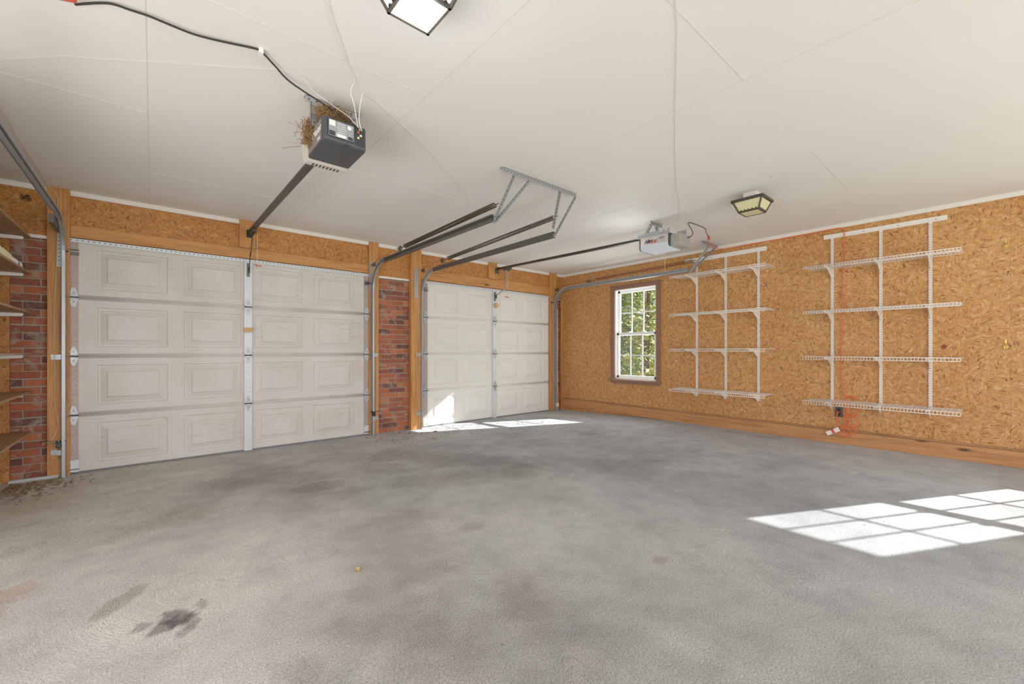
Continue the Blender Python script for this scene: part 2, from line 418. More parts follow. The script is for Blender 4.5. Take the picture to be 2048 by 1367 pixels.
# ================================================================== CONSTANTS
H = 2.5                      # ceiling
XW = -7.35                   # left wall
YW = -7.7                    # rear wall
def fz(y):                   # the slab falls gently towards the two doors
    t = max(0, min(1, (y + 2.4) / 2.4)); return -.062 * t * t * (3 - 2 * t) if t < 1 else -.062
# ================================================================== ROOM
def axis(a, b, fine, coarse, f0, f1):
    out = []; v = a
    while v < b: out.append(v); v += fine if f0 <= v < f1 else coarse
    out.append(b); return out
xs = axis(XW - .1, .1, .016, .06, -6.95, -3.9); xs = [x for x in xs if x < -3.9] + axis(-3.9, .1, .03, .06, -4, .1)
ys = axis(YW - .1, .1, .016, .08, -5.2, .1)
nx, ny = len(xs), len(ys)
vs = [(x, y, fz(y)) for y in ys for x in xs]
fs = [(j * nx + i, j * nx + i + 1, (j + 1) * nx + i + 1, (j + 1) * nx + i) for j in range(ny - 1) for i in range(nx - 1)]
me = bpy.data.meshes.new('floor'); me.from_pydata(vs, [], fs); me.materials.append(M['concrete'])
at = me.color_attributes.new('wear_light', 'FLOAT_COLOR', 'POINT')
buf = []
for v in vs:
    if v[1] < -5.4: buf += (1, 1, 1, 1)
    else: buf += (*wear_light_at(v[0], v[1]), 1)
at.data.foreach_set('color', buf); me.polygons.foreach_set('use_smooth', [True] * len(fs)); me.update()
fo = bpy.data.objects.new('floor', me); C.objects.link(fo)
struct(fo, 'stained broom-finished grey concrete garage floor', 'floor')

m = MB(); m.box(XW - .1, .1, YW - .1, .15, H, H + .1)
def cseam(p, q, w=.0042, h=.0014):
    m.bar((p[0], p[1], H - h / 2), (q[0], q[1], H - h / 2), w, h, m=1)
cseam((-5.98, 0), (-5.98, -7.6), .0035); cseam((-4.78, 0), (-4.78, -7.6)); cseam((-3.56, 0), (-3.56, -7.6), .0035)
cseam((-2.33, 0), (-2.33, -4.58), .004); cseam((-2.33, -5.6), (-2.33, -7.6), .004); cseam((-1.16, 0), (-1.16, -4.58), .003)
cseam((XW, -2.1), (-5.98, -2.1)); cseam((-5.98, -3.35), (-4.78, -3.35)); cseam((-4.78, -4.58), (-3.56, -4.58)); cseam((-2.33, -4.58), (-1.16, -4.58), .004)
cseam((-5.98, -1.0), (-4.78, -1.0), .003); cseam((-3.56, -1.6), (-2.33, -1.6), .003); cseam((-4.78, -2.1), (-3.56, -2.1), .003); cseam((-2.33, -2.4), (-1.16, -2.4), .003); cseam((-3.56, -3.2), (-2.33, -3.2), .003)
struct(m.build('ceiling', ['ceiling', 'seam']), 'off-white painted plasterboard ceiling with thin seams', 'ceiling')

# front wall: strand board above, brick between, backing behind the doors
D1 = (-6.535, -3.775); D2 = (-2.985, -.276); DZ0 = -.063; SEC = .5346; DT = DZ0 + 4 * SEC
m = MB()
m.box(XW - .1, .1, .16, .22, -.3, H, 1)                     # unseen slab added to stop light leaking in round the doors
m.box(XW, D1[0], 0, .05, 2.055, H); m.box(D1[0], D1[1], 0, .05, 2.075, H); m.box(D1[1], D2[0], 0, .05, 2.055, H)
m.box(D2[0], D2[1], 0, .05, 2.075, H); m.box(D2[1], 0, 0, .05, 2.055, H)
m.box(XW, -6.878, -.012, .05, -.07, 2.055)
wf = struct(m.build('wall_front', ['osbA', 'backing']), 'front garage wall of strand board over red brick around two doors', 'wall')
def brickwork(x0, x1, shift):
    b = MB(); b.box(x0, x1, .022, .06, -.07, 2.055, 0, .5)
    bl = MB(); r = random.Random(int(-x0 * 100)); z = -.062; row = 0
    while z < 2.04:
        x = x0 - (shift if row % 2 else shift + .105) ; z1 = min(z + .057, 2.054)
        while x < x1:
            a, c = max(x, x0), min(x + .2, x1)
            if c - a > .012:
                dy = r.uniform(-.004, .004); dz = r.uniform(-.0025, .0025)
                bl.box(a, c, .010 + dy, .03, z + dz, z1 + dz, 0, r.random() if r.random() > .12 else 0.02)
            x += .21
        z += .0675; row += 1
    o1 = b.build('mortar', 'mortar', wf); o2 = bl.build('brickwork', 'brick', wf, bevel=.003)
brickwork(-6.878, -6.655, .03); brickwork(-3.66, -3.19, .13); brickwork(-.195, -.06, .1)
# right wall with the two windows
W1 = (-1.98, -1.21); W2 = (-6.73, -5.96); WZ = (.585, 2.08)
m = MB()
for a, b in ((W1[1], .2), (W2[1], W1[0]), (YW - .1, W2[0])): m.box(0, .14, a, b, -.3, H)
for w in (W1, W2): m.box(0, .14, w[0], w[1], -.3, WZ[0]); m.box(0, .14, w[0], w[1], WZ[1], H)
struct(m.build('wall_right', 'osbB'), 'right garage wall sheeted in tan strand board', 'wall')
m = MB()
for b in ((YW - .1, -5.6, -.3, H), (-2.62, .2, -.3, H), (-5.6, -2.62, 2.12, H), (-5.6, -2.62, -.3, -.02)): m.box(XW - .1, XW, *b)  # side opening added to let in the unseen fill lamp
struct(m.build('wall_left', 'osb'), 'left strand board wall outside the view behind the shelves', 'wall')
m = MB()
for b in ((XW - .1, -6.9, -.3, H), (-.7, .1, -.3, H), (-6.9, -.7, 2.25, H), (-6.9, -.7, -.3, -.02)): m.box(b[0], b[1], YW - .1, YW, b[2], b[3])  # wide rear opening added for the fill lamp behind it
struct(m.build('wall_back', 'white'), 'pale back wall behind the viewpoint', 'wall')
# trims
tn = [0]
def trim(name, mats, boxes, label, bevel=.003):
    mm = MB()
    for b in boxes: mm.box(*b)
    return struct(mm.build(name, mats, bevel=bevel), label, 'trim')
trim('trim_1', 'white', [(-7.35, -6.661, -.018, 0, 2.455, 2.4995), (-6.522, -5.226, -.018, 0, 2.455, 2.4995), (-5.083, -3.78, -.018, 0, 2.455, 2.4995), (-3.65, -3.2, -.018, 0, 2.455, 2.4995), (-3.037, -1.796, -.018, 0, 2.455, 2.4995), (-1.629, -.375, -.018, 0, 2.455, 2.4995), (-.187, -.02, -.018, 0, 2.455, 2.4995)], 'white ceiling trim above the two garage doors')
trim('trim_2', 'white', [(-.018, 0, YW, 0, 2.455, 2.4995)], 'white ceiling trim along the top of the right wall')
trim('trim_3', 'white', [(-6.878, -6.661, -.01, .012, 2.04, 2.068)], 'white strip over the brick left of the near door')
trim('trim_4', 'white', [(-3.66, -3.19, -.01, .012, 2.04, 2.068)], 'white strip over the brick pier between the doors')
trim('trim_5', 'white', [(-.2, -.03, -.012, .012, 2.02, 2.034)], 'short white strip over the brick beside the far corner')
m = MB(); m.box(-.04, 0, YW, -.02, .0, .145, 0); m.box(-.026, 0, YW, -.02, .147, .168, 1)
struct(m.build('baseboard_right', ['woodY', 'woodYd'], bevel=.002), 'knotty pine baseboard along the right wall', 'baseboard')

# ------------------------------------------------------------------ posts, beams
def wood(name, mat, b, label, cat='post', group=None):
    m = MB(); m.box(*b); c = ((b[0] + b[1]) / 2, (b[2] + b[3]) / 2, b[4])
    return tag(m.build(name, mat, origin=c, bevel=.003), label, cat, group)
fl = fz(0) + .002
wood('wooden_post', 'woodZ', (-6.661, -6.522, -.04, .0, fl, 2.4995), 'pine post on the left side of the near garage door')
wood('wooden_post', 'woodZ', (-3.785, -3.655, -.04, .0, fl, 2.4995), 'pine post between the near garage door and the brick pier')
wood('wooden_post', 'woodZ', (-3.2, -3.037, -.075, .0, fl, 2.4995), 'thick pine post between the brick pier and the far garage door')
wood('wooden_post', 'woodZ', (-.375, -.19, -.04, .0, fl, 2.4995), 'pine post on the right side of the far garage door')
wood('wooden_post', 'woodZ', (-.062, -.002, -.03, .0, fl, 2.04), 'narrow pine board standing in the far corner')
wood('header_beam', 'woodX', (-6.52, -3.787, -.03, .0, 2.08, 2.19), 'pine header beam across the top of the near garage door', 'beam')
wood('header_beam', 'woodX', (-3.035, -.377, -.03, .0, 2.085, 2.235), 'pine header beam across the top of the far garage door', 'beam')
wood('mounting_block', 'woodZ', (-5.235, -5.083, -.045, .0, 2.193, 2.4995), 'pine block above the near door holding the opener rail', 'block')
wood('mounting_block', 'woodZ', (-1.80, -1.625, -.045, .0, 2.238, 2.4995), 'pine block above the far door holding the opener rail', 'block')

# ================================================================== GARAGE DOORS
def hinge(mb, x, z, y=-.014, w=.05, full=True, knob=True):
    for sgn in (1, -1):
        z0 = z + sgn * .012; z1 = z + sgn * .085
        mb.prism([(x - w, y, z0), (x + w, y, z0), (x + .006, y, z1), (x - .006, y, z1)], (0, -.004, 0), 2)
        # raised rim
        for a, b in (((x - w, z0), (x - .006, z1)), ((x + w, z0), (x + .006, z1)), ((x - w, z0), (x + w, z0))):
            mb.bar((a[0], y - .006, a[1]), (b[0], y - .006, b[1]), .006, .006, up=(0, 1, 0))
        mb.disc((x, y - .0045, z + sgn * .04), (0, -1, 0), .006, 6, 1)
    mb.tube([(x - w, y - .006, z), (x + w, y - .006, z)], .010, 8, 1)

def garage_door(name, X, panels, stileL, cst, stileR, paint, label, seed):
    r = random.Random(seed); x0, x1 = X
    root = empty(name, ((x0 + x1) / 2, 0, DZ0), label, 'garage door', kind='structure')
    secs = []
    for k in range(4):
        z0 = DZ0 + k * SEC + .003; z1 = z0 + SEC - .006
        mb = MB()
        xs_ = [x0] + [v for p in panels for v in p] + [x1]; pz0, pz1 = z0 + .082, z0 + .448
        # flat faces around the panels
        mb.quad((x0, 0, z0), (x1, 0, z0), (x1, 0, pz0), (x0, 0, pz0)); mb.quad((x0, 0, pz1), (x1, 0, pz1), (x1, 0, z1), (x0, 0, z1))
        for i in range(0, len(xs_), 2): mb.quad((xs_[i], 0, pz0), (xs_[i + 1], 0, pz0), (xs_[i + 1], 0, pz1), (xs_[i], 0, pz1))
        for (a, b) in panels:
            rings = [(0, 0), (.005, .013), (.016, .0138), (.020, .0135), (.064, .000), (.070, -.007)]
            rr = [[(a + d, y, pz0 + d), (b - d, y, pz0 + d), (b - d, y, pz1 - d), (a + d, y, pz1 - d)] for d, y in rings]
            for q in range(len(rr) - 1):
                for e in range(4): mb.quad(rr[q][e], rr[q][(e + 1) % 4], rr[q + 1][(e + 1) % 4], rr[q + 1][e])
            mb.quad(*rr[-1])
        mb.box(x0, x1, .014, .04, z0, z1)
        # tongue and groove lips
        if k < 3: mb.tube([(x0 + .06, -.004, z1 - .004), (x1 - .06, -.004, z1 - .004)], .010, 8)
        if k > 0: mb.tube([(x0 + .06, -.004, z0 + .009), (x1 - .06, -.004, z0 + .009)], .011, 8)
        secs.append(mb.build('door_section', paint, root))
    # stiles
    for (a, b, mt, th) in ((stileL[0], stileL[1], 'stile', .012), (cst[0], cst[1], 'galvw', .03), (stileR[0], stileR[1], 'stile', .012)):
        mb = MB()
        for k in range(4):
            z0 = DZ0 + k * SEC + .012; z1 = z0 + SEC - .024
            mb.box(a, b, -th, .0, z0, z1)
            for q in range(11):
                for fx in (.3, .8):
                    zz = z0 + .04 + q * .043 + r.uniform(-.01, .01)
                    if r.random() < .8: mb.disc((a + (b - a) * (fx + r.uniform(-.06, .06)), -th - .0006, zz), (0, -1, 0), r.choice((.0028, .0035)), 6, 1)
        mb.build('stile', [mt, 'hole'], root)
    for k in (1, 2, 3):
        z = DZ0 + k * SEC
        for (c, w, y) in (((stileL[0] + stileL[1]) / 2, (stileL[1] - stileL[0]) / 2, -.014), ((cst[0] + cst[1]) / 2, .034, -.032), ((stileR[0] + stileR[1]) / 2, (stileR[1] - stileR[0]) / 2, -.014)):
            mb = MB(); hinge(mb, c, z, y, w); mb.build('hinge', ['galvw', 'galvdark', 'galv'], secs[k])
        for (xa, xb) in ((stileL[0] - .045, stileL[0] + .03), (stileR[1] - .03, stileR[1] + .03)):
            mb = MB(); mb.tube([(xa, -.035, z), (xb, -.035, z)], .006, 8); mb.box(xa, xb, -.045, -.012, z - .006, z - .002); mb.build('roller_stem', 'galvdark', secs[k])
    # top punched angle
    mb = MB(); zt = DT
    mb.box(x0, x1, -.02, -.017, zt - .036, zt); mb.box(x0, x1, -.02, 0, zt - .003, zt)
    n = 75
    for i in range(n): mb.disc((x0 + (x1 - x0) * (i + .5) / n, -.0205, zt - .018), (0, -1, 0), .0055, 6, 1)
    mb.build('punched_angle', ['galvw', 'hole'], root)
    # top roller brackets
    for (c, sgn) in (((stileL[0] + stileL[1]) / 2, -1), ((stileR[0] + stileR[1]) / 2, 1)):
        mb = MB(); z = zt - .11
        mb.box(c - .034, c + .034, -.035, -.012, z - .045, z - .02); mb.box(c - .034, c + .034, -.05, -.012, z, z + .004)
        mb.tube([(c - .03, -.045, z - .02), (c + sgn * .07, -.045, z - .02)], .008, 8, 1)
        mb.build('top_bracket', ['galvdark', 'hole'], root)
        mb = MB(); z = DZ0
        mb.box(c - .034, c + .034, -.018, -.012, z + .02, z + .13, 0); mb.box(c - .034, c + .034, -.03, -.012, z + .045, z + .05, 1)
        mb.tube([(c - .03, -.035, z + .05), (c + sgn * .06, -.035, z + .045)], .006, 8, 1)
        mb.build('bottom_bracket', ['galvw', 'hole'], root)
    mb = MB(); mb.box(x0, x1, -.012, .03, DZ0 + .0, DZ0 + .022, 0); mb.box(x0, x1, -.006, .03, DZ0 - .008, DZ0, 1)
    mb.build('bottom_seal', ['rubber', 'hole'], root)
    # operator bracket on the centre stile
    c = (cst[0] + cst[1]) / 2; mb = MB(); mb.box(c - .012, c + .012, -.042, -.03, zt - .20, zt - .05, 0); mb.box(c - .010, c - .006, -.075, -.03, zt - .16, zt - .10, 0); mb.box(c + .006, c + .010, -.075, -.03, zt - .16, zt - .10, 0)
    mb.build('operator_bracket', 'galvdark', root)
    return root
P1 = [(-6.348, -5.843), (-5.714, -5.218), (-5.086, -4.589), (-4.465, -3.975)]
P2 = [(-2.85, -2.38), (-2.245, -1.765), (-1.6, -1.115), (-1.0, -.515)]
gd1 = garage_door('door_1', D1, P1, (-6.53, -6.472), (-5.19, -5.115), (-3.842, -3.778), 'door1', 'near closed white sectional garage door with grimy raised panels', 3)
gd2 = garage_door('door_2', D2, P2, (-2.98, -2.905), (-1.705, -1.63), (-.375, -.285), 'door2', 'far closed white sectional garage door by the corner, cleaner paint', 4)

# pull blocks stuck on centre stiles
m = MB(); m.box(-5.195, -5.12, -.075, -.031, 1.262, 1.305); m.box(-5.18, -5.105, -.08, -.04, 1.295, 1.31)
tag(m.build('wooden_block', 'cardboard', origin=(-5.155, -.05, 1.262), bevel=.004), 'rough tan block stuck on the near door centre strip', 'block')
m = MB(); c = Vector((-1.655, -.055, 1.80))
for a in (0,):
    m.prism([(c.x - .045, -.075, c.z), (c.x, -.075, c.z - .045), (c.x + .045, -.075, c.z), (c.x, -.075, c.z + .045)], (0, .043, 0))
tag(m.build('wooden_block', 'cardboard', origin=c, bevel=.004), 'small tan block set diamond-wise on the far door centre strip', 'block')

# ================================================================== TRACKS
def track(x, opens, yend, zt, label, vz0=None, dark='galv', face='galv'):
    root = empty('door_track', (x, -.07, fl), label, 'track')
    R = .34; y0 = -.072
    pts = [(x, y0, fl + .0), (x, y0, zt - R)]
    for i in range(1, 13):
        a = PI / 2 * i / 12; pts.append((x, y0 - R + R * math.cos(a), zt - R + R * math.sin(a)))
    vert = pts[:]; hor = [vert[-1], (x, yend, zt)]
    s = opens  # +1: open side faces +x
    prof = [(.006 * s, .027), (.0 * s, .027), (-.0 * s, .027)]
    # C profile: web on the far side from the opening, two lips
    prof = [(.016 * s, .016), (.020 * s, .026), (.0 * s, .027), (-.004 * s, .02), (-.004 * s, -.02), (.0, -.027), (.020 * s, -.026), (.016 * s, -.016)]
    mb = MB(); mb.sweep(vert, prof, (1, 0, 0)); mb.build('vertical_track', face, root, solid=.002)
    mb = MB(); mb.sweep(hor, prof, (1, 0, 0))
    # reinforcing angle on the back of the horizontal run
    y1 = hor[0][1] - .15
    mb.box(x - .006 * s - .001, x - .006 * s + .001, yend, y1, zt - .03, zt + .03)
    mb.build('horizontal_track', dark, root, solid=.002)
    # wall brackets
    for z in (.16, 1.0):
        mb = MB(); mb.box(x - s * .05 - .022, x - s * .05 + .022, -.045 - (.035 if -3.2 < x < -2.9 else 0), -.042 - (.035 if -3.2 < x < -2.9 else 0), z - .022, z + .022); mb.box(min(x - s * .03, x - s * .005), max(x - s * .03, x - s * .005), -.09, -.042, z - .022, z + .022)
        mb.build('track_bracket', 'galv', root)
    return root
t1l = track(-6.565, 1, -3.0, 2.2, 'steel door track at the left edge beside the wooden shelves')
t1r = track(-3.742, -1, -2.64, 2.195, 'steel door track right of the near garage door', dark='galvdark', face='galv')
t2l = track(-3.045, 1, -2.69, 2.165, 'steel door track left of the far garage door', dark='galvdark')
t2r = track(-.272, -1, -2.62, 2.185, 'steel door track right of the far garage door beside the right wall')

def flag_plate(x0, x1, y, z0, z1, parent, mat='galv', holes=True):
    mb = MB(); mb.box(x0, x1, y - .003, y, z0, z1)
    if holes:
        k = int((z1 - z0) / .035)
        for i in range(k): mb.disc(((x0 + x1) / 2, y - .0036, z0 + .02 + i * .035), (0, -1, 0), .005, 6, 1)
    mb.build('flag_bracket', [mat, 'hole'], parent)
flag_plate(-6.60, -6.575, -.042, 1.80, 2.18, t1l)
mb = MB(); mb.box(-6.60, -6.57, -.45, -.042, 2.10, 2.17); mb.build('corner_plate', 'galvdark', t1l)
flag_plate(-3.785, -3.757, -.042, 1.86, 2.24, t1r)
flag_plate(-3.15, -3.095, -.078, 1.80, 2.22, t2l)
flag_plate(-.25, -.215, -.042, 1.85, 2.16, t2r)

def angle(mb, a, b, w=.032, n=(1, 0, 0), n2=(0, 0, 1), holes=True, hs=.0052, step=.036, m=0):
    """punched steel angle from a to b: flanges along directions n and n2"""
    a = Vector(a); b = Vector(b); d = (b - a); L = d.length; d.normalize()
    for nn, oo in ((Vector(n), Vector(n2)), (Vector(n2), Vector(n))):
        nn = (nn - d * nn.dot(d)).normalized(); oo = (oo - d * oo.dot(d)); oo = (oo - nn * oo.dot(nn)).normalized() * .0025
        mb.prism([a, b, b + nn * w, a + nn * w], oo, m)
        if holes:
            k = int(L / step)
            for i in range(k):
                c = a + d * (i + .5) * L / k + nn * w * .5
                for sg in (-.5, 3):
                    pass
                mb.disc(c + oo.normalized() * .0032, oo, hs, 6, m + 1); mb.disc(c - oo.normalized() * .0007, -oo, hs, 6, m + 1)

def hanger(label, ca, cb, legs, origin):
    root = empty('track_hanger', origin, label, 'bracket')
    mb = MB(); angle(mb, ca, cb, .036, (0, 0, -1), (0, 1, 0)); mb.build('ceiling_angle', ['galv', 'hole'], root)
    for a, b, n, n2 in legs:
        mb = MB(); angle(mb, a, b, .03, n, n2); mb.build('hanger_leg', ['galv', 'hole'], root)
    return root
hanger('long punched steel hanger on the ceiling holding two door tracks in the middle', (-3.875, -2.93, H - .001), (-3.0, -2.93, H - .001),
       [((-3.765, -2.93, 2.47), (-3.765, -2.655, 2.15), (1, 0, 0), (0, -1, 0)), ((-3.60, -2.935, 2.47), (-3.752, -2.665, 2.16), (0, -1, 0), (1, 0, 0)),
        ((-3.235, -2.93, 2.47), (-3.085, -2.70, 2.22), (1, 0, 0), (0, -1, 0)), ((-3.03, -2.935, 2.47), (-3.072, -2.71, 2.15), (0, -1, 0), (1, 0, 0))], (-3.44, -2.93, H))
hanger('short punched steel hanger above the window holding the track by the right wall', (-.47, -2.93, H - .001), (-.05, -2.93, H - .001),
       [((-.33, -2.93, 2.47), (-.27, -2.63, 2.15), (1, 0, 0), (0, -1, 0)), ((-.14, -2.935, 2.47), (-.255, -2.645, 2.17), (0, -1, 0), (1, 0, 0))], (-.26, -2.93, H))

def spring(label, x, ya, za, yb, zb, yp, zp, yw, zw, mat='spring', turns=110, r=.021):
    root = empty('extension_spring', (x, ya, za), label, 'spring')
    mb = MB(); pts = []; N = turns * 9
    a = Vector((x, ya, za)); b = Vector((x, yb, zb)); d = (b - a).normalized(); u = Vector((1, 0, 0)); w = d.cross(u)
    for i in range(N + 1):
        t = i / N; an = 2 * PI * turns * t; pts.append(a + (b - a) * t + u * math.cos(an) * r + w * math.sin(an) * r)
    mb.tube(pts, .0036, 5); coil_ = mb.build('coil', mat, root)
    mb = MB(); mb.tube([a + (a - b).normalized() * .05, a], .004, 6); mb.build('end_hook', mat, coil_)
    mb = MB(); mb.tube([b, (x, yp, zp)], .004, 6); mb.build('end_hook', mat, coil_)
    mb = MB(); mb.tube([(x - .008, yp, zp), (x + .008, yp, zp)], .032, 14); mb.box(x - .013, x - .010, yp - .03, yp + .045, zp - .012, zp + .012); mb.box(x + .010, x + .013, yp - .03, yp + .045, zp - .012, zp + .012)
    mb.build('pulley', 'galvdark', root)
    mb = MB(); mb.tube([(x, yp, zp + .03), (x, yw, zw + .03)], .0022, 5); mb.tube([(x, yp, zp - .03), (x, yw - .2, zw - .06)], .0022, 5)
    mb.build('cable', 'rail', root)
    mb = MB(); mb.tube([(x - .008, yw, zw), (x + .008, yw, zw)], .028, 14); mb.box(x - .012, x - .009, yw - .01, yw + .06, zw - .015, zw + .015)
    mb.build('fixed_pulley', 'galvdark', root)
spring('long coiled door spring above the right track of the near garage door', -3.74, -2.66, 2.30, -.98, 2.266, -.86, 2.262, -.105, 2.19)
spring('long coiled door spring above the left track of the far garage door', -3.03, -2.68, 2.335, -.76, 2.262, -.64, 2.255, -.12, 2.20)
spring('rusty coiled door spring above the window beside the right wall', -.235, -2.68, 2.31, -1.0, 2.262, -.83, 2.252, -.1, 2.19, 'rust')

# ================================================================== OPENERS
def rail(name, x, ya, za, yb, zb, parent, mat='rail'):
    mb = MB(); mb.bar((x, ya, za), (x, yb, zb), .034, .026); mb.bar((x, ya, za - .014), (x, yb, zb - .014), .05, .004)
    return mb.build(name, mat, parent)
# ---- near opener
X = -5.142
op = empty('garage_door_opener', (X, -2.95, 2.2), 'dark near garage door opener with a bird nest on top', 'opener')
m = MB(); x0, x1, yf, yb, z0, z1 = -5.258, -5.022, -3.085, -2.80, 2.20, 2.338
# body with slightly tapered front and bowed bottom
prof = [(yf, z1), (yf - .006, z0 + .012), (yf + .012, z0), (yb, z0 - .004), (yb, z1)]
m.prism([(x0, a, b) for a, b in prof], (x1 - x0, 0, 0), 0)
m.build('motor_housing', 'darkgrey', op, bevel=.008)
m = MB(); m.box(x0 - .0016, x0 + .003, yf + .03, yb - .01, z0 + .012, z1 - .012); m.build('side_cover', 'greyd', op)
for v in [p for p in op.children if p.name.startswith('side_cover')]: v.data.materials[0] = plain('side_panel_brown_grey', rgb(122, 112, 108), .5, var=.04)
text('LiftMaster', .054, 'whiteink', op, (x0 - .0024, -2.952, 2.282), (0, -1, 0), (0, 0, 1), bold=.0012)
m = MB(); m.box(x0 - .0026, x0 - .0016, -3.035, -2.995, 2.226, 2.238); m.build('side_mark', 'whiteink', op)
m = MB(); m.box(x0 + .024, x1 - .070, yf - .009, yf - .001, z0 + .030, z1 - .014, 0); m.build('label_rim', 'black', op)
m = MB(); m.box(x0 + .028, x1 - .074, yf - .0105, yf - .0085, z0 + .034, z1 - .018, 0)
yl = yf - .0112; lx0 = x0 + .03; lx1 = x1 - .076
for i in range(5): m.box(lx0 + .044, lx1 - .042, yl, yl + .001, z1 - .03 - i * .012, z1 - .0275 - i * .012, 1)
m.box(lx0, lx0 + .032, yl, yl + .001, z1 - .05, z1 - .02, 1); m.box(lx0, lx0 + .032, yl, yl + .001, z0 + .036, z0 + .06, 2)
m.box(lx0 + .04, lx0 + .09, yl, yl + .001, z0 + .036, z0 + .052, 1); m.box(lx1 - .03, lx1 - .002, yl, yl + .001, z0 + .036, z0 + .054, 2)
m.disc((lx1 - .022, yl - .0005, z1 - .036), (0, -1, 0), .012, 14, 1)
m.build('rating_label', ['label', 'whiteink', 'black'], op)
m = MB(); m.box(x1 - .060, x1 - .012, yf - .0065, yf - .001, z0 + .02, z1 - .01, 0); m.build('terminal_panel', 'black', op)
m = MB()
for i, c in enumerate(('r', 'w', 'y')): m.box(x1 - .052 + (i % 2) * .014, x1 - .042 + (i % 2) * .014, yf - .012, yf - .006, z1 - .045 - i * .016, z1 - .035 - i * .016, i)
m.build('terminal_screws', ['redplastic', 'whiteink', 'cream'], op)
m = MB(); m.tube([(X + .01, yf - .012, z0 + .008), (X + .01, yf + .01, z0 + .008)], .007, 8); m.build('lock_screw', 'black', op)
# vented light lens behind the housing
m = MB(); pr = [(yb + .001, z1 - .01), (yb + .001, z0 + .0), (yb + .03, z0 - .006), (yb + .10, z0 + .002), (yb + .14, z0 + .04), (yb + .14, z1 - .01)]
m.prism([(x0 + .004, a, b) for a, b in pr], (x1 - x0 - .008, 0, 0), 0)
for i in range(8):
    xx = x0 + .04 + i * .021; m.box(xx, xx + .007, yb + .045, yb + .085, z0 - .0075, z0 - .002, 1)
m.build('light_lens', ['lensg', 'hole'], op, bevel=.003)
# hanging bracket
m = MB(); angle(m, (-5.305, -2.925, H - .001), (-4.99, -2.925, H - .001), .036, (0, 0, -1), (0, 1, 0))
m.build('ceiling_angle', ['galv', 'hole'], op)
for xx in (-5.275, -5.02):
    m = MB(); angle(m, (xx, -2.93, 2.47), (xx, -2.93, 2.335), .03, (1 if xx < -5.1 else -1, 0, 0), (0, 1, 0)); m.build('hanger_leg', ['galv', 'hole'], op)
m = MB(); m.box(-5.27, -5.01, -2.905, -2.902, 2.36, 2.44); m.build('brace_plate', 'galv', op)
rail('rail', X - .005, -2.78, 2.32, -.055, 2.365, op)
m = MB(); m.box(X - .03, X + .02, -.07, -.046, 2.31, 2.39, 0); m.tube([(X - .025, -.085, 2.355), (X + .015, -.085, 2.355)], .024, 12, 1); m.build('header_bracket', ['hole', 'rail'], op)
m = MB(); m.box(X - .018, X + .022, -.33, -.20, 2.315, 2.345, 0); m.tube([(X + .003, -.27, 2.32), (X + .003, -.27, 2.29)], .008, 8); m.build('trolley', 'rail', op)
m = MB(); m.bar((X - .004, -.26, 2.315), (X - .004, -.13, 2.09), .02, .006, up=(1, 0, 0)); m.bar((X - .008, -.15, 2.13), (X - .008, -.07, 1.935), .022, .006, up=(1, 0, 0)); m.build('door_arm', 'hole', op)
m = MB(); m.tube(smooth_path([(X + .035, -.28, 2.30), (X + .035, -.28, 2.12), (X + .035, -.275, 1.985)]), .003, 6); m.build('release_cord', plain and 'twine', op)
m = MB(); m.bar((X + .012, -.275, 1.975), (X + .078, -.275, 1.968), .012, .012); m.tube([(X + .03, -.275, 1.97), (X + .03, -.275, 1.955)], .004, 6); m.build('release_handle', 'redplastic', op)

# ---- far opener
X2 = -1.64
op2 = empty('garage_door_opener', (X2, -3.0, 2.17), 'light grey far garage door opener near the right wall', 'opener')
x0, x1, ya, yb = -1.79, -1.49, -3.165, -2.80
m = MB(); pr = [(x0, 2.318), (x0, 2.195), (x0 + .02, 2.178), (x1 - .02, 2.178), (x1, 2.195), (x1, 2.318)]
m.prism([(a, ya, b) for a, b in pr], (0, yb - ya - .03, 0)); m.build('motor_housing', 'grey', op2, bevel=.004)
m = MB(); m.prism([(a, yb - .03, b) for a, b in [(x0 - .003, 2.325), (x0 - .003, 2.19), (x0 + .02, 2.172), (x1 - .02, 2.172), (x1 + .003, 2.19), (x1 + .003, 2.325)]], (0, .012, 0)); m.build('end_cap', 'darkgrey', op2)
m = MB(); m.prism([(a, ya + .002, b) for a, b in [(x0 - .0015, 2.222), (x0 - .0015, 2.194), (x0 + .019, 2.1755), (x1 - .02, 2.1755), (x1 - .02, 2.20)]], (0, yb - ya - .036, 0)); m.build('light_lens', 'lens', op2)
m = MB(); m.prism([(a, ya - .12, b) for a, b in [(x0 + .03, 2.30), (x0 + .02, 2.19), (x0 + .04, 2.165), (x1 - .06, 2.165), (x1 - .04, 2.19), (x1 - .05, 2.30)]], (0, .115, 0)); m.build('motor_cover', 'greyd', op2, bevel=.012)
m = MB(); m.prism([(a, ya - .012, b) for a, b in [(x0 + .002, 2.31), (x0 - .001, 2.20), (x0 + .02, 2.175), (x1 - .02, 2.175), (x1, 2.20), (x1 - .002, 2.31)]], (0, .012, 0)); m.build('rear_cap', 'darkgrey', op2)
m = MB()
m.box(x0 - .004, x0, ya - .02, yb + .0, 2.312, 2.362, 0); m.box(x0 + .0, x1, ya, yb - .02, 2.319, 2.323, 0); m.box(x1 - .1, x1 - .096, ya - .1, ya, 2.31, 2.36, 0)
for yy in (ya + .02, ya + .08, yb - .06, yb - .02): m.box(x0 - .0046, x0 - .004, yy - .014, yy + .014, 2.345, 2.355, 1)
m.build('top_bracket', ['galv', 'lens'], op2)
text('Allst', .052, 'ink', op2, (x0 - .0022, -2.93, 2.262), (0, -1, .0), (0, 0, 1), shear=.3, bold=.0022)
text('a', .052, 'redink', op2, (x0 - .0022, -2.993, 2.258), (0, -1, .0), (0, 0, 1), shear=.3, bold=.0022)
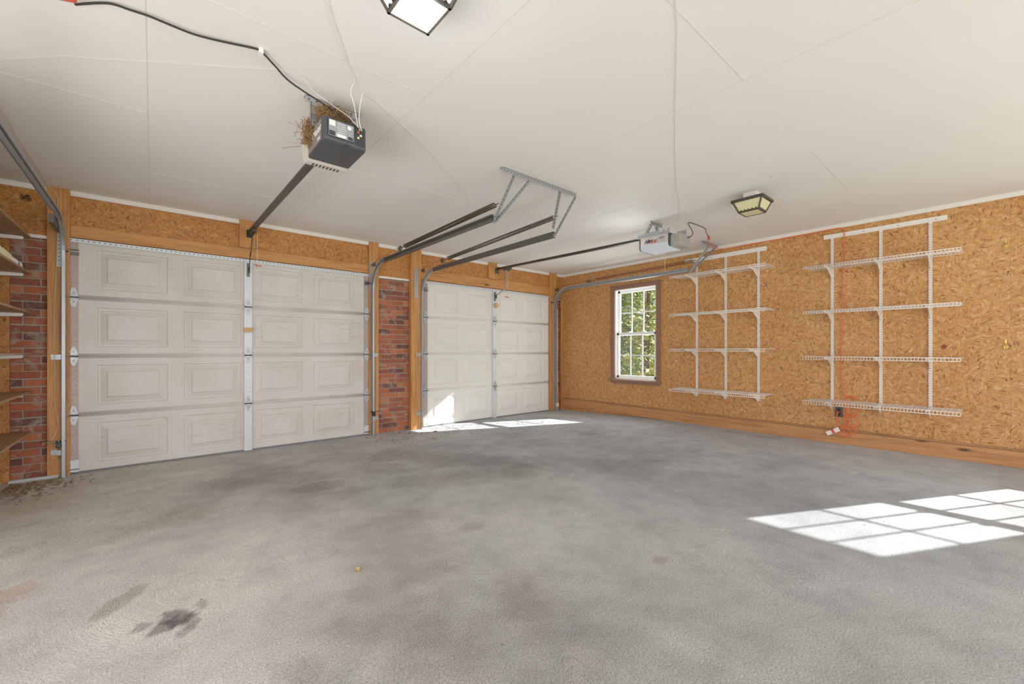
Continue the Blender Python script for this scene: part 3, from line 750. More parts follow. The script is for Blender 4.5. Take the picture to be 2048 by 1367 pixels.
text('r', .052, 'ink', op2, (x0 - .0022, -3.018, 2.258), (0, -1, .0), (0, 0, 1), shear=.3, bold=.0022)
text('3500', .034, 'greyink', op2, (x0 - .0022, -3.085, 2.275), (0, -1, 0), (0, 0, 1), shear=.2, bold=.0008)
m = MB(); m.box(x0 - .0016, x0, -3.12, -3.05, 2.248, 2.251); m.box(x0 - .0016, x0, -3.06, -2.86, 2.236, 2.238); m.box(x0 - .0016, x0, -3.0, -2.86, 2.294, 2.296); m.build('red_stripe', 'redink', op2)
m = MB(); angle(m, (-1.745, -2.93, H - .001), (-1.5, -2.93, H - .001), .036, (0, 0, -1), (0, 1, 0)); m.build('ceiling_angle', ['galv', 'hole'], op2)
for a, b in (((-1.735, -2.935, 2.47), (x0 + .003, -2.895, 2.335)), ((-1.62, -2.935, 2.47), (-1.66, -2.99, 2.325))):
    m = MB(); angle(m, a, b, .026, (1, 0, 0), (0, 1, 0)); m.build('hanger_leg', ['galv', 'hole'], op2)
rail('rail', X2, yb - .005, 2.345, -.055, 2.405, op2)
m = MB(); m.box(X2 - .03, X2 + .03, -.07, -.046, 2.33, 2.42); m.tube([(X2 - .04, -.085, 2.36), (X2 + .0, -.085, 2.36)], .024, 12); m.build('header_bracket', 'galvdark', op2)
m = MB(); m.box(X2 - .02, X2 + .03, -.40, -.22, 2.355, 2.385); m.prism([(X2, -.40, 2.36), (X2, -.30, 2.36), (X2, -.36, 2.30)], (.004, 0, 0)); m.build('trolley', 'galvdark', op2)
m = MB(); m.bar((X2 + .0, -.30, 2.37), (X2 + .0, -.27, 2.09), .024, .012, up=(1, 0, 0)); m.tube(smooth_path([(X2, -.27, 2.09), (X2 - .005, -.24, 2.05), (X2 - .01, -.12, 1.99), (X2 - .015, -.06, 1.98)]), .008, 7); m.build('door_arm', 'galv', op2)
m = MB(); m.tube([(X2 - .02, -.38, 2.34), (X2 - .06, -.38, 1.92)], .0028, 6); m.build('release_cord', 'twine', op2)
m = MB(); m.bar((X2 - .10, -.38, 1.905), (X2 - .02, -.38, 1.90), .013, .013); m.tube([(X2 - .06, -.38, 1.93), (X2 - .06, -.38, 1.90)], .003, 6); m.build('release_handle', 'redplastic', op2)

# ---- nest
m = MB(); r = random.Random(5)
def straw(c, rad, n, L=.07, zs=.6):
    for _ in range(n):
        while True:
            p = Vector((r.uniform(-1, 1), r.uniform(-1, 1), r.uniform(-1, 1)))
            if p.length < 1: break
        p = Vector((c[0] + p.x * rad[0], c[1] + p.y * rad[1], c[2] + p.z * rad[2]))
        d = Vector((r.gauss(0, 1), r.gauss(0, 1), r.gauss(0, zs))).normalized(); l = L * r.uniform(.4, 1)
        q = p + d * l; q.z = min(q.z, H - .004)
        a = p - d * l * .3; a.z = min(a.z, H - .004)
        m.tube([a, (p + q) / 2 + Vector((r.gauss(0, .004), r.gauss(0, .004), r.gauss(0, .004))), q], r.uniform(.0008, .002), 3, r.choice((0, 0, 0, 1)), False, False)
straw((-5.175, -3.0, 2.392), (.10, .05, .045), 900, .06)
straw((-5.268, -2.86, 2.32), (.018, .07, .075), 500, .05, 1)
straw((-5.29, -2.80, 2.30), (.03, .08, .10), 12, .10, 1)
tag(m.build('bird_nest', ['straw', 'leafdry'], origin=(-5.18, -2.97, 2.34)), 'shaggy brown straw bird nest on the near opener', 'nest', kind='stuff')

# ================================================================== CEILING LIGHTS
def light(name, c, glassmat, label, on):
    cx, cy = c; root = empty(name, (cx, cy, H), label, 'ceiling light')
    zt, zb = 2.415, 2.325; a, b = .118, .082
    m = MB(); m.box(cx - .055, cx + .055, cy - .055, cy + .055, 2.435, H); m.build('canopy', 'white', root)
    m = MB(); w = .13
    m.box(cx - w, cx + w, cy - w, cy + w, zt + .018, zt + .024)
    for s in (-1, 1):
        m.box(cx - w, cx + w, cy + s * w - .006, cy + s * w + .006, zt, zt + .022); m.box(cx + s * w - .006, cx + s * w + .006, cy - w, cy + w, zt, zt + .022)
        m.box(cx - b - .006, cx + b + .006, cy + s * b - .005, cy + s * b + .005, zb - .004, zb + .012); m.box(cx + s * b - .005, cx + s * b + .005, cy - b - .006, cy + b + .006, zb - .004, zb + .012)
        for q in (-1, 1): m.bar((cx + s * a, cy + q * a, zt), (cx + s * b, cy + q * b, zb), .012, .012)
        # scalloped lower rim
        for i in range(5):
            t = -b + .02 + i * (2 * b - .04) / 4
            m.tube([(cx + t, cy + s * (b + .002), zb + .010), (cx + t, cy + s * (b + .006), zb + .022)], [.010, .003], 6); m.tube([(cx + s * (b + .002), cy + t, zb + .010), (cx + s * (b + .006), cy + t, zb + .022)], [.010, .003], 6)
    m.build('frame', 'bronze', root)
    corners_t = [(cx - a, cy - a), (cx + a, cy - a), (cx + a, cy + a), (cx - a, cy + a)]; corners_b = [(cx - b, cy - b), (cx + b, cy - b), (cx + b, cy + b), (cx - b, cy + b)]
    for i in range(4):
        j = (i + 1) % 4; m = MB(); k = .002
        def ins(p, k): return (cx + (p[0] - cx) * (1 - k * 10), cy + (p[1] - cy) * (1 - k * 10))
        ct, cb, dt, db = ins(corners_t[i], k), ins(corners_b[i], k), ins(corners_t[j], k), ins(corners_b[j], k)
        m.quad((*ct, zt), (*dt, zt), (*db, zb), (*cb, zb)); m.build('glass_pane', glassmat, root, solid=.002)
    m = MB(); m.box(cx - b + .003, cx + b - .003, cy - b + .003, cy + b - .003, zb - .001, zb + .001); m.build('bottom_glass', glassmat, root)
light('ceiling_light', (-5.203, -4.062), 'glow', 'lit square glass lantern on the ceiling nearest the viewer', True)
light('ceiling_light', (-1.772, -3.982), 'oldglass', 'unlit square lantern with yellowed glass on the ceiling at right', False)

# ================================================================== WINDOWS
def window(name, y0, y1, label, parts_label=None):
    z0, z1 = WZ
    root = empty(name, (0, (y0 + y1) / 2, z0), label, 'window', kind='structure')
    m = MB(); c = .07   # casing
    m.box(-.022, 0, y1 - .002, y1 + c, z0 - .01, z1 + c); m.box(-.022, 0, y0 - c, y0 + .002, z0 - .01, z1 + c); m.box(-.022, 0, y0 - .002, y1 + .002, z1 - .002, z1 + c)
    for (a, b) in ((y1 + c - .014, y1 + c + .002), (y0 - c - .002, y0 - c + .014)): m.box(-.034, 0, a, b, z0 - .01, z1 + c + .002)
    m.box(-.034, 0, y0 - c, y1 + c, z1 + c - .014, z1 + c + .002)
    m.build('casing', 'brown', root, bevel=.002)
    m = MB(); m.box(-.075, .01, y0 - c - .02, y1 + c + .02, z0 - .03, z0 - .002); m.box(-.03, 0, y0 - c, y1 + c, z0 - .075, z0 - .03); m.build('sill', 'brown', root, bevel=.004)
    m = MB(); f = .035
    m.box(.0, .13, y0, y0 + f * .4, z0, z1); m.box(.0, .13, y1 - f * .4, y1, z0, z1); m.box(.0, .13, y0, y1, z1 - f * .4, z1); m.box(.0, .13, y0, y1, z0, z0 + f * .5)
    m.build('frame', 'vinyl', root, bevel=.002)
    zm = 1.335
    for nm, xx, a, b in (('lower_sash', .03, z0 + f * .5, zm + .022), ('upper_sash', .065, zm - .022, z1 - f * .4)):
        ya, yb = y0 + f * .4, y1 - f * .4; s = .042; m = MB(); d = .03
        m.box(xx, xx + d, ya, ya + s, a, b); m.box(xx, xx + d, yb - s, yb, a, b); m.box(xx, xx + d, ya, yb, a, a + s); m.box(xx, xx + d, ya, yb, b - s, b)
        sh = m.build(nm, 'vinyl', root, bevel=.002)
        m = MB(); g0, g1, h0, h1 = ya + s, yb - s, a + s, b - s; t = .009
        for i in (1, 2): yy = g0 + (g1 - g0) * i / 3; m.box(xx + .01, xx + .02, yy - t, yy + t, h0, h1)
        zz = (h0 + h1) / 2; m.box(xx + .0105, xx + .0195, g0, g1, zz - t, zz + t)
        m.build('muntins', 'vinyl', sh)
        m = MB(); m.box(xx + .014, xx + .016, g0 - .005, g1 + .005, h0 - .005, h1 + .005); m.build('pane', 'glass', sh)
    m = MB()
    for yy in (y0 + .25, y1 - .25): m.box(.018, .055, yy - .025, yy + .025, zm + .022, zm + .034)
    m.build('sash_locks', 'vinyl', root, bevel=.003)
    return root
window('window_1', W1[0], W1[1], 'white double-hung grid window in brown casing on the right wall')
window('window_2', W2[0], W2[1], 'second grid window on the right wall outside the view')

# ================================================================== WIRE SHELVING (right wall)
def shelving(y_up, rail_y, rail_z, zbot, shelf_y, shelf_z, tagtxt, grp):
    root = empty('shelving_frame', (0, y_up[1], zbot), 'white slotted uprights hanging from a top rail, ' + tagtxt, 'shelf frame')
    m = MB(); m.box(-.012, 0, rail_y[0], rail_y[1], rail_z[0], rail_z[1], 0); m.box(-.020, -.012, rail_y[0], rail_y[1], rail_z[0], rail_z[0] + .008, 0); m.box(-.020, -.012, rail_y[0], rail_y[1], rail_z[1] - .008, rail_z[1], 0)
    for k in range(4):
        yy = rail_y[0] + (rail_y[1] - rail_y[0]) * (.08 + .28 * k); m.disc((-.0127, yy, sum(rail_z) / 2), (-1, 0, 0), .006, 6, 1)
    m.build('top_rail', ['wirewhite', 'holeg'], root)
    for y in y_up:
        m = MB(); m.box(-.016, 0, y - .0125, y + .0125, zbot, rail_z[1] - .004, 0)
        z = zbot + .02
        while z < rail_z[1] - .06:
            for s in (-.0052, .0052): m.box(-.0166, -.016, y + s - .0021, y + s + .0021, z, z + .013, 1)
            z += .0254
        m.build('upright', ['wirewhite', 'holeg'], root)
    names = ['topmost', 'second from the top', 'third from the top', 'bottom']
    for zi, z in enumerate(shelf_z):
        sr = empty('wire_shelf', (0, sum(shelf_y) / 2, z), 'white wire shelf, %s %s' % (names[zi], tagtxt), 'wire shelf', grp)
        m = MB(); x_b, x_f = -.018, -.372; y = shelf_y[0]
        while y <= shelf_y[1] + .001:
            m.tube([(x_b, y, z), (x_f, y, z), (x_f - .003, y, z - .030)], .0021, 4, 0, False, False); y += (shelf_y[1] - shelf_y[0]) / 48
        for xx in (x_b, -.13, -.245): m.tube([(xx, shelf_y[0], z - .003), (xx, shelf_y[1], z - .003)], .0026, 5)
        m.build('deck', 'wirewhite', sr)
        m = MB(); m.tube([(x_f, shelf_y[0], z - .002), (x_f, shelf_y[1], z - .002)], .0032, 6); m.tube([(x_f - .004, shelf_y[0], z - .032), (x_f - .004, shelf_y[1], z - .032)], .0032, 6); m.build('front_lip', 'wirewhite', sr)
        for y in y_up:
            m = MB(); m.prism([(-.016, y - .002, z - .004), (-.35, y - .002, z - .004), (-.352, y - .002, z - .022), (-.19, y - .002, z - .032), (-.05, y - .002, z - .105), (-.016, y - .002, z - .125)], (0, .004, 0)); m.box(-.35, -.016, y - .005, y + .005, z - .007, z - .004); m.build('bracket', 'wirewhite', sr)
shelving((-2.622, -3.022, -3.430), (-3.525, -2.44), (2.335, 2.39), .41, (-3.625, -2.40), (2.112, 1.575, 1.082, .515), 'on the rack beside the window', 'wire shelves on the rack by the window')
shelving((-4.205, -4.63, -5.009), (-5.128, -4.125), (2.348, 2.395), .47, (-5.233, -4.015), (2.0, 1.50, .99, .492), 'on the right-hand rack away from the window', 'wire shelves on the right-hand rack')

# ================================================================== WOODEN SHELVES (left)
zs = [2.012, 1.705, 1.372, 1.022, .695, .352]; nm = ['topmost', 'second from the top, holding packets', 'third from the top', 'fourth from the top', 'fifth from the top', 'lowest']
for i, z in enumerate(zs):
    root = empty('wooden_shelf', (-7.0, -1.5, z), 'brown board shelf at the left edge, ' + nm[i], 'shelf', 'board shelves at the left edge')
    m = MB(); m.box(XW, -6.745, -2.6, -.09, z, z + .018, 0); m.build('board', 'shelfwood', root, bevel=.0015)
    for yb_ in (-.16, -1.0, -1.9):
        m = MB(); m.prism([(XW, yb_ - .008, z - .001), (-6.785, yb_ - .008, z - .001), (-6.775, yb_ - .008, z - .010), (-6.785, yb_ - .008, z - .026), (XW + .02, yb_ - .008, z - .055), (XW, yb_ - .008, z - .055)], (0, .016, 0)); m.build('shelf_bracket', 'wirewhite', root, bevel=.002)
m = MB(); m.prism([(-6.90, -.62, 1.724), (-6.755, -.62, 1.724), (-6.76, -.62, 1.765), (-6.90, -.62, 1.785)], (0, .30, 0), 0); m.box(-6.7545, -6.754, -.47, -.43, 1.726, 1.757, 1)
tag(m.build('paper_packet', ['paper', 'blueink'], origin=(-6.83, -.47, 1.724), bevel=.006), 'white paper packet with blue print on a board shelf', 'packet')
m = MB(); pts = [(-6.93, -1.05, 1.724), (-6.76, -1.05, 1.724), (-6.76, -1.05, 1.79), (-6.80, -1.05, 1.825), (-6.88, -1.05, 1.83), (-6.93, -1.05, 1.80)]; m.prism(pts, (.01, .38, -.02))
tag(m.build('plastic_bag', 'bag', origin=(-6.84, -.86, 1.724), bevel=.02), 'pale yellow bag lying on a board shelf behind the packet', 'bag')

# ================================================================== WIRES, CORDS
def cord(name, mat, pts, r, label, cat='cord', n=6, smooth=True, sub=5):
    P = smooth_path(pts, sub) if smooth else [Vector(p) for p in pts]
    m = MB(); m.tube(P, r, n); return tag(m.build(name, mat, origin=pts[0]), label, cat)
zc = H - .006
c = cord('power_cord', 'hole', [(-6.199, -2.996, 2.48), (-6.098, -3.085, 2.484), (-6.026, -3.10, 2.484), (-5.966, -3.108, 2.484), (-5.891, -3.104, 2.484), (-5.821, -3.107, 2.482), (-5.758, -3.122, 2.482), (-5.685, -3.144, 2.484), (-5.585, -3.174, 2.488), (-5.556, -3.164, 2.488), (-5.491, -3.104, 2.484), (-5.405, -3.03, 2.476), (-5.25, -3.04, 2.42), (-5.14, -3.08, 2.362), (-5.065, -3.095, 2.318)], .0048, 'black power cord running over the ceiling to the near opener')
m = MB(); m.box(-5.575, -5.555, -3.18, -3.155, 2.476, H); m.build('cord_clip', 'white', c, origin=c['_o'])
cord('signal_wire', 'twine', [(-6.9, -.95, zc), (-6.65, -1.75, zc), (-6.643, -1.621, zc), (-6.642, -1.422, zc), (-6.65, -1.155, zc - .002), (-6.648, -.875, zc), (-6.649, -.423, zc), (-6.649, -.075, zc - .002), (-6.60, -.046, 2.43), (-6.595, -.046, 2.3), (-6.60, -.047, 1.9), (-6.607, -.05, 1.7), (-6.618, -.05, 1.3), (-6.612, -.05, .9), (-6.612, -.055, .6), (-6.59, -.06, .42), (-6.61, -.075, .32), (-6.63, -.09, .27)], .0023, 'thin pale wire running down the leftmost post', 'wire')
cord('signal_wire', 'white', [(-5.62, -4.3, zc), (-5.46, -3.85, zc), (-5.41, -3.67, zc), (-5.28, -3.45, zc), (-5.152, -3.256, zc), (-5.15, -3.20, 2.45), (-5.12, -3.17, 2.40), (-5.075, -3.10, 2.33), (-5.06, -3.098, 2.31)], .0022, 'white wire curving down the ceiling from the lit lantern to the near opener', 'wire')
cord('signal_wire', 'white', [(-3.736, -.045, 2.46), (-3.736, -.06, zc), (-3.74, -.726, zc), (-3.723, -1.529, zc), (-3.68, -2.08, zc), (-3.69, -2.195, zc), (-3.851, -2.334, zc), (-4.109, -2.536, zc), (-4.441, -2.796, zc), (-4.774, -3.008, zc), (-5.04, -3.158, zc), (-5.08, -3.17, 2.45), (-5.075, -3.12, 2.36), (-5.05, -3.098, 2.31)], .0022, 'white wire crossing the ceiling from the middle post to the near opener', 'wire')
cord('signal_wire', 'twine', [(-3.715, -.043, 2.49), (-3.716, -.043, 2.3), (-3.72, -.043, 1.9), (-3.70, -.043, 1.2), (-3.69, -.045, .6), (-3.70, -.06, .27)], .002, 'thin wire down the post left of the brick pier', 'wire')
cord('signal_wire', 'twine', [(-3.125, -.078, 2.49), (-3.128, -.078, 2.25), (-3.09, -.08, 1.75), (-3.10, -.079, 1.4), (-3.12, -.079, .95), (-3.115, -.08, .6), (-3.09, -.085, .3), (-3.06, -.09, .05)], .0023, 'thin wire down the thick post right of the brick pier', 'wire')
cord('signal_wire', 'seam', [(-4.9, -4.9, zc + .003), (-4.331, -4.603, zc + .003), (-4.172, -4.527, zc + .003), (-3.885, -4.369, zc + .003), (-3.588, -4.205, zc + .003), (-3.115, -3.952, zc + .003), (-2.398, -3.578, zc + .003), (-2.14, -3.47, zc + .003), (-1.554, -3.163, zc + .003), (-1.56, -3.13, 2.40), (-1.60, -3.12, 2.335)],   .0014, 'painted wire running along the ceiling to the far opener', 'wire', smooth=False)
cord('signal_wire', 'seam', [(-6.9, -1.95, zc + .003), (-6.531, -2.252, zc + .003), (-6.415, -2.364, zc + .003), (-6.282, -2.497, zc + .003), (-6.155, -2.578, zc + .003), (-5.948, -2.727, zc + .003), (-5.659, -2.926, zc + .003), (-5.461, -3.065, zc + .003), (-5.36, -3.09, zc), (-5.30, -3.05, 2.46), (-5.12, -3.09, 2.37), (-5.06, -3.096, 2.32)], .0018, 'painted wire across the ceiling behind the near opener', 'wire', smooth=False)
m = MB(); m.tube([(-1.78, -3.12, 2.178), (-1.78, -3.12, 2.0), (-1.765, -3.12, 1.9)], .0013, 5); m.build('pull_string', 'twine', op2)
# black opener cord + orange extension cord
cord('power_cord', 'hole', [(-1.62, -3.285, 2.26), (-1.55, -3.30, 2.29), (-1.40, -3.24, 2.38), (-1.40, -3.19, 2.49), (-1.29, -3.24, 2.475), (-1.10, -3.24, 2.47), (-.98, -3.20, 2.455), (-.83, -3.16, 2.43)], .0045, 'short black cord hanging from the far opener to an orange plug')
oc = [(-.83, -3.16, 2.43), (-.76, -3.13, 2.42), (-.62, -3.06, 2.44), (-.45, -2.98, 2.452), (-.25, -2.98, 2.43), (-.06, -3.02, 2.44), (-.03, -3.3, 2.448), (-.026, -3.6, 2.445), (-.026, -4.0, 2.448), (-.026, -4.22, 2.452), (-.026, -4.295, 2.445), (-.024, -4.318, 2.40), (-.02, -4.315, 2.2), (-.02, -4.305, 1.9), (-.02, -4.302, 1.6), (-.02, -4.295, 1.3), (-.02, -4.292, 1.0), (-.02, -4.29, .8), (-.02, -4.305, .65), (-.02, -4.31, .56)]
m = MB(); m.tube(smooth_path(oc, 5), .0055, 6)
r = random.Random(2); loop = []
def loop_pts(cy, cz, ry, rz, a0, a1, x=-.04, n=14): return [(x + r.uniform(-.008, .008), cy + ry * math.cos(a0 + (a1 - a0) * i / n), cz + rz * math.sin(a0 + (a1 - a0) * i / n)) for i in range(n + 1)]
coil = [(-.02, -4.31, .56)] + loop_pts(-4.37, .50, .055, .05, PI * .9, -PI * .5, -.035) + loop_pts(-4.385, .37, .06, .055, PI * .5, PI * 2.4, -.05) + loop_pts(-4.385, .27, .06, .075, PI * .5, PI * 2.45, -.06) + loop_pts(-4.37, .185, .065, .045, PI * .5, PI * 2.3, -.07) + loop_pts(-4.33, .145, .06, .05, PI * .3, PI * 2.0, -.075) + [(-.06, -4.27, .20), (-.05, -4.255, .26), (-.03, -4.255, .33), (-.03, -4.262, .36)]
m.tube(smooth_path(coil, 3), .0052, 6)
ec = tag(m.build('extension_cable', 'orange', origin=(-.03, -4.3, .4)), 'orange extension cord along the right wall top and down to a tangled coil', 'cord')
m = MB(); m.tube([(-.85, -3.17, 2.435), (-.79, -3.145, 2.425)], [.014, .016], 8); m.build('plug', 'redplastic', ec, origin=ec['_o'])
m = MB(); m.tube([(-.03, -4.262, .352), (-.012, -4.266, .358)], .011, 8); m.build('wall_plug', 'redplastic', ec, origin=ec['_o'])
m = MB(); m.bar((-.085, -4.17, .105), (-.085, -4.285, .175), .045, .002, up=(1, 0, 0)); m.bar((-.087, -4.215, .135), (-.087, -4.24, .148), .044, .002, up=(1, 0, 0), m=1); m.build('warning_tag', ['paper', 'redink'], ec, origin=ec['_o'])
m = MB(); m.tube(smooth_path([(-6.45, -2.98, 2.482), (-6.33, -2.99, 2.485), (-6.26, -3.02, 2.478), (-6.20, -3.045, 2.47)]), .006, 6)
ec2 = tag(m.build('extension_cable', 'orange', origin=(-6.3, -3.0, 2.48)), 'short end of orange cord on the ceiling at the top left edge', 'cord')
m = MB(); m.tube([(-6.26, -3.02, 2.475), (-6.195, -3.05, 2.47)], [.017, .014], 8); m.build('socket', 'redplastic', ec2, origin=ec2['_o'])
# outlet
o = empty('wall_outlet', (0, -4.265, .355), 'dark brown electrical outlet on the right wall under the bottom wire shelf', 'outlet')
m = MB(); m.box(-.006, 0, -4.302, -4.23, .30, .415); m.build('cover_plate', 'outlet', o, bevel=.002)
for z in (.335, .385):
    m = MB(); m.box(-.010, -.006, -4.282, -4.25, z - .014, z + .014); m.build('receptacle', 'hole', o, bevel=.002)
# hooks
for k, z in enumerate((2.05, 1.125)):
    o = empty('wall_hook', (0, -5.50, z), ('upper' if k == 0 else 'lower') + ' small brass hook at the right edge of the right wall', 'hook', 'brass wall hooks')
    m = MB(); m.box(-.003, 0, -5.506, -5.494, z - .005, z + .035); m.build('plate', 'brass', o)
    m = MB(); m.tube(smooth_path([(-.003, -5.50, z), (-.015, -5.50, z - .012), (-.02, -5.50, z - .035), (-.034, -5.50, z - .042), (-.042, -5.50, z - .026)]), .0035, 6); m.build('hook', 'brass', o)
    m = MB(); m.tube([(-.0, -5.5, z - .035), (-.008, -5.5, z - .035)], .014, 10); m.build('washer', 'brass', o)
# knot on strand board
m = MB(); m.tube([(-.001, -5.105, 1.097), (-.004, -5.105, 1.097)], [.022, .018], 9)
tag(m.build('wood_plug', 'redplastic', origin=(0, -5.105, 1.097)), 'dark red knot scar on the right wall strand board', 'knot')
bpy.data.objects['wood_plug'].data.materials[0] = plain('knot_red', rgb(126, 56, 34), .8, var=.3, scale=50)

# ================================================================== SAFETY SENSORS
def sensor(x, y, z, d, mat, label, leg=-1):
    o = empty('door_sensor', (x, y, z), label, 'sensor')
    m = MB(); m.box(min(x, x + .035 * d), max(x, x + .035 * d), y - .03, y + .02, z - .045, z + .005); m.build('sensor_body', mat, o, bevel=.006)
    m = MB(); m.tube([(x + .012 * d, y - .034, z - .02), (x + .012 * d, y - .026, z - .02)], .007, 10); m.build('lens', 'darkgrey', o)
    m = MB(); m.bar((x - .09 * d, y, z + .012), (x + .06 * d, y, z + .008), .014, .012)
    for k in range(4): m.disc((x - (.075 - k * .03) * d, y - .0075, z + .011), (0, -1, 0), .004, 6, 1)
    m.build('mounting_arm', ['hole', 'paper'], o); return o
s1 = sensor(-6.600, -.085, .25, 1, 'black', 'black door sensor clamped to the leftmost track')
m = MB(); m.tube(smooth_path([(-6.60, -.09, .26), (-6.64, -.10, .262), (-6.675, -.10, .262), (-6.68, -.10, .25), (-6.66, -.10, .247)]), .002, 5); m.build('wire_tail', 'twine', s1)
sensor(-3.735, -.105, .245, -1, 'hole', 'dark punched sensor arm on the track beside the brick pier')
m = MB(); m.box(-.275, -.225, -.13, -.08, .02, .085)
tag(m.build('junction_box', 'cream', origin=(-.25, -.1, .02), bevel=.006), 'small cream box low on the far right door track', 'box')
m = MB(); m.tube([(-.245, -.105, .085), (-.247, -.105, 1.1), (-.245, -.103, 1.85)], .005, 8); m.tube([(-.25, -.105, .02), (-.25, -.105, -.055)], .004, 8)
tag(m.build('conduit', 'white', origin=(-.245, -.105, -.055)), 'thin white conduit up the far right door track', 'conduit')
m = MB(); m.box(-3.03, -2.985, -.12, -.08, -.02, .05)
tag(m.build('junction_box', 'cream', origin=(-3.0, -.1, -.02), bevel=.006), 'small cream block at the foot of the far door left track', 'box')
m = MB(); m.prism([(-6.88, -.06, fl), (-6.59, -.06, fl), (-6.59, -.045, fl + .02), (-6.88, -.045, fl + .02)], (0, .035, 0))
tag(m.build('metal_strip', 'galvw', origin=(-6.7, -.05, fl)), 'pale metal strip on the floor at the foot of the left bricks', 'strip')
# knot hole remnant (wasp nest) on upper left strand board
m = MB(); r = random.Random(9)
for _ in range(70):
    a = r.uniform(0, 2 * PI); q = r.random() ** .6 * .035; m.tube([(-6.79 + q * math.cos(a), -.004, 2.375 + q * .8 * math.sin(a)), (-6.79 + q * math.cos(a) + r.uniform(-.01, .01), -.004 - r.random() * .014, 2.375 + q * .8 * math.sin(a) + r.uniform(-.01, .01))], .003, 4, r.choice((0, 1)), True, False)
tag(m.build('mud_nest', ['hole', 'straw'], origin=(-6.79, 0, 2.375)), 'small dark insect nest on the upper left strand board', 'nest')
m = MB(); m.tube([(-6.662, -.012, 2.215), (-6.71, -.03, 2.205), (-6.755, -.035, 2.185)], .0022, 5)
tag(m.build('straw_stem', 'twine', origin=(-6.662, -.012, 2.2)), 'single pale straw sticking out beside the leftmost post', 'straw')

# ================================================================== LEAVES / DEBRIS
def leaf(mb, x, y, s, r, z=None, m=0):
    z = fz(y) + .002 if z is None else z; a = r.uniform(0, 2 * PI); ca, sa = math.cos(a), math.sin(a); cu = r.uniform(.1, .5) * s
    pts = [(-s, 0, 0), (-s * .4, s * .38, cu * .5), (s * .4, s * .34, cu), (s, 0, cu * .4), (s * .4, -s * .34, cu * .8), (-s * .4, -s * .38, cu * .4), (0, 0, 0)]
    V = [(x + px * ca - py * sa, y + px * sa + py * ca, z + pz) for px, py, pz in pts]
    mb.add(V, [(0, 6, 1), (1, 6, 2), (2, 6, 3), (3, 6, 4), (4, 6, 5), (5, 6, 0)], m)
r = random.Random(11); m = MB()
for _ in range(420):
    x = -6.86 + abs(r.gauss(0, .2)); y = -.12 - abs(r.gauss(0, .32)); 
    if x > -6.66 and y > -.1: continue
    leaf(m, x, y, r.uniform(.006, .022), r, None, r.choice((0, 0, 1)))
tag(m.build('leaf_litter', ['leafdry', 'straw'], origin=(-6.8, -.3, fz(-.3))), 'heap of dry leaf crumbs on the floor at the left brick corner', 'leaves', kind='stuff')
m = MB()
for _ in range(420):
    x = r.uniform(-3.9, -1.6); y = -abs(r.gauss(.05, .55)) - .12
    if x < -3.15 and y < -1.0: continue
    leaf(m, x, y, r.choice((.004, .006, .007, .011, .018)), r, None, r.choice((0, 0, 1, 2)))
tag(m.build('leaf_litter', ['leafdry', 'straw', 'outlet'], origin=(-2.8, -.5, fz(-.5))), 'dry leaf crumbs scattered on the floor before the brick pier and far door', 'leaves', kind='stuff')
for (x, y, s, mt, lb) in [(-5.21, -3.455, .030, 'leafyel', 'yellow leaf alone on the floor at lower centre'), (-1.42, -.90, .035, 'leafyel', 'curled yellow leaf in the sunlit patch by the far door'), (-3.02, -.42, .04, 'leafdry', 'brown leaf clump on the floor in front of the thick post'),
                          (-2.15, -1.0, .022, 'outlet', 'small dark leaf on the floor just before the sunlit patch')]:
    m = MB(); leaf(m, x, y, s, r)
    if mt != 'leafyel':
        for _ in range(5): leaf(m, x + r.uniform(-.03, .03), y + r.uniform(-.03, .03), s * .6, r)
    tag(m.build('dry_leaf', mt, origin=(x, y, fz(y))), lb, 'leaf')

# ================================================================== OUTSIDE
m = MB(); m.quad((-25, -25, -.35), (45, -25, -.35), (45, 30, -.35), (-25, 30, -.35)); struct(m.build('ground', 'grass'), 'lawn outside the window', 'ground')
def tree(x, y, h, rad, zc_, n, mt, seed, label):
    r = random.Random(seed); root = empty('leafy_tree', (x, y, -.35), label, 'tree', 'trees outside the window')
    m = MB(); m.tube(smooth_path([(x, y, -.35), (x + r.uniform(-.1, .1), y + r.uniform(-.1, .1), h * .4), (x + r.uniform(-.2, .2), y + r.uniform(-.2, .2), h)]), [.13 - .08 * i / 12 for i in range(13)], 8)
    for _ in range(7):
        z = r.uniform(.2, h * .8); a = r.uniform(0, 6.28); L = rad * r.uniform(.5, .9); m.tube([(x, y, z), (x + L * .5 * math.cos(a), y + L * .5 * math.sin(a), z + .3), (x + L * math.cos(a), y + L * math.sin(a), z + .7)], [.04, .025, .01], 5)
    m.build('trunk', 'bark', root)
    m = MB()
    for _ in range(n):
        while True:
            p = Vector((r.uniform(-1, 1), r.uniform(-1, 1), r.uniform(-1, 1)))
            if p.length < 1: break
        q = Vector((x + p.x * rad, y + p.y * rad, zc_ + p.z * (h - zc_ + .6))); s = r.uniform(.05, .13)
        u = Vector((r.gauss(0, 1), r.gauss(0, 1), r.gauss(0, .7))).normalized(); w = u.orthogonal().normalized() * .5
        m.quad(q - u * s, q + w * s, q + u * s, q - w * s)
    m.build('foliage', mt, root)
tree(4.2, 2.3, 3.6, 1.15, 1.9, 2600, 'leafA', 1, 'green leafy tree outside the left side of the window')
tree(4.6, 1.0, 2.8, .9, 1.0, 2000, 'leafB', 2, 'yellow-green tree outside the right side of the window')
tree(6.8, 3.6, 5.5, 1.9, 2.6, 3600, 'leafA', 3, 'tall dark green tree further behind the window')
tree(7.5, 1.9, 5.0, 1.7, 2.2, 3200, 'leafA', 4, 'broad green tree furthest behind the window')
tree(4.0, 3.5, 2.4, .8, .6, 1500, 'leafB', 5, 'low yellow-leaved shrub tree outside the left window panes')
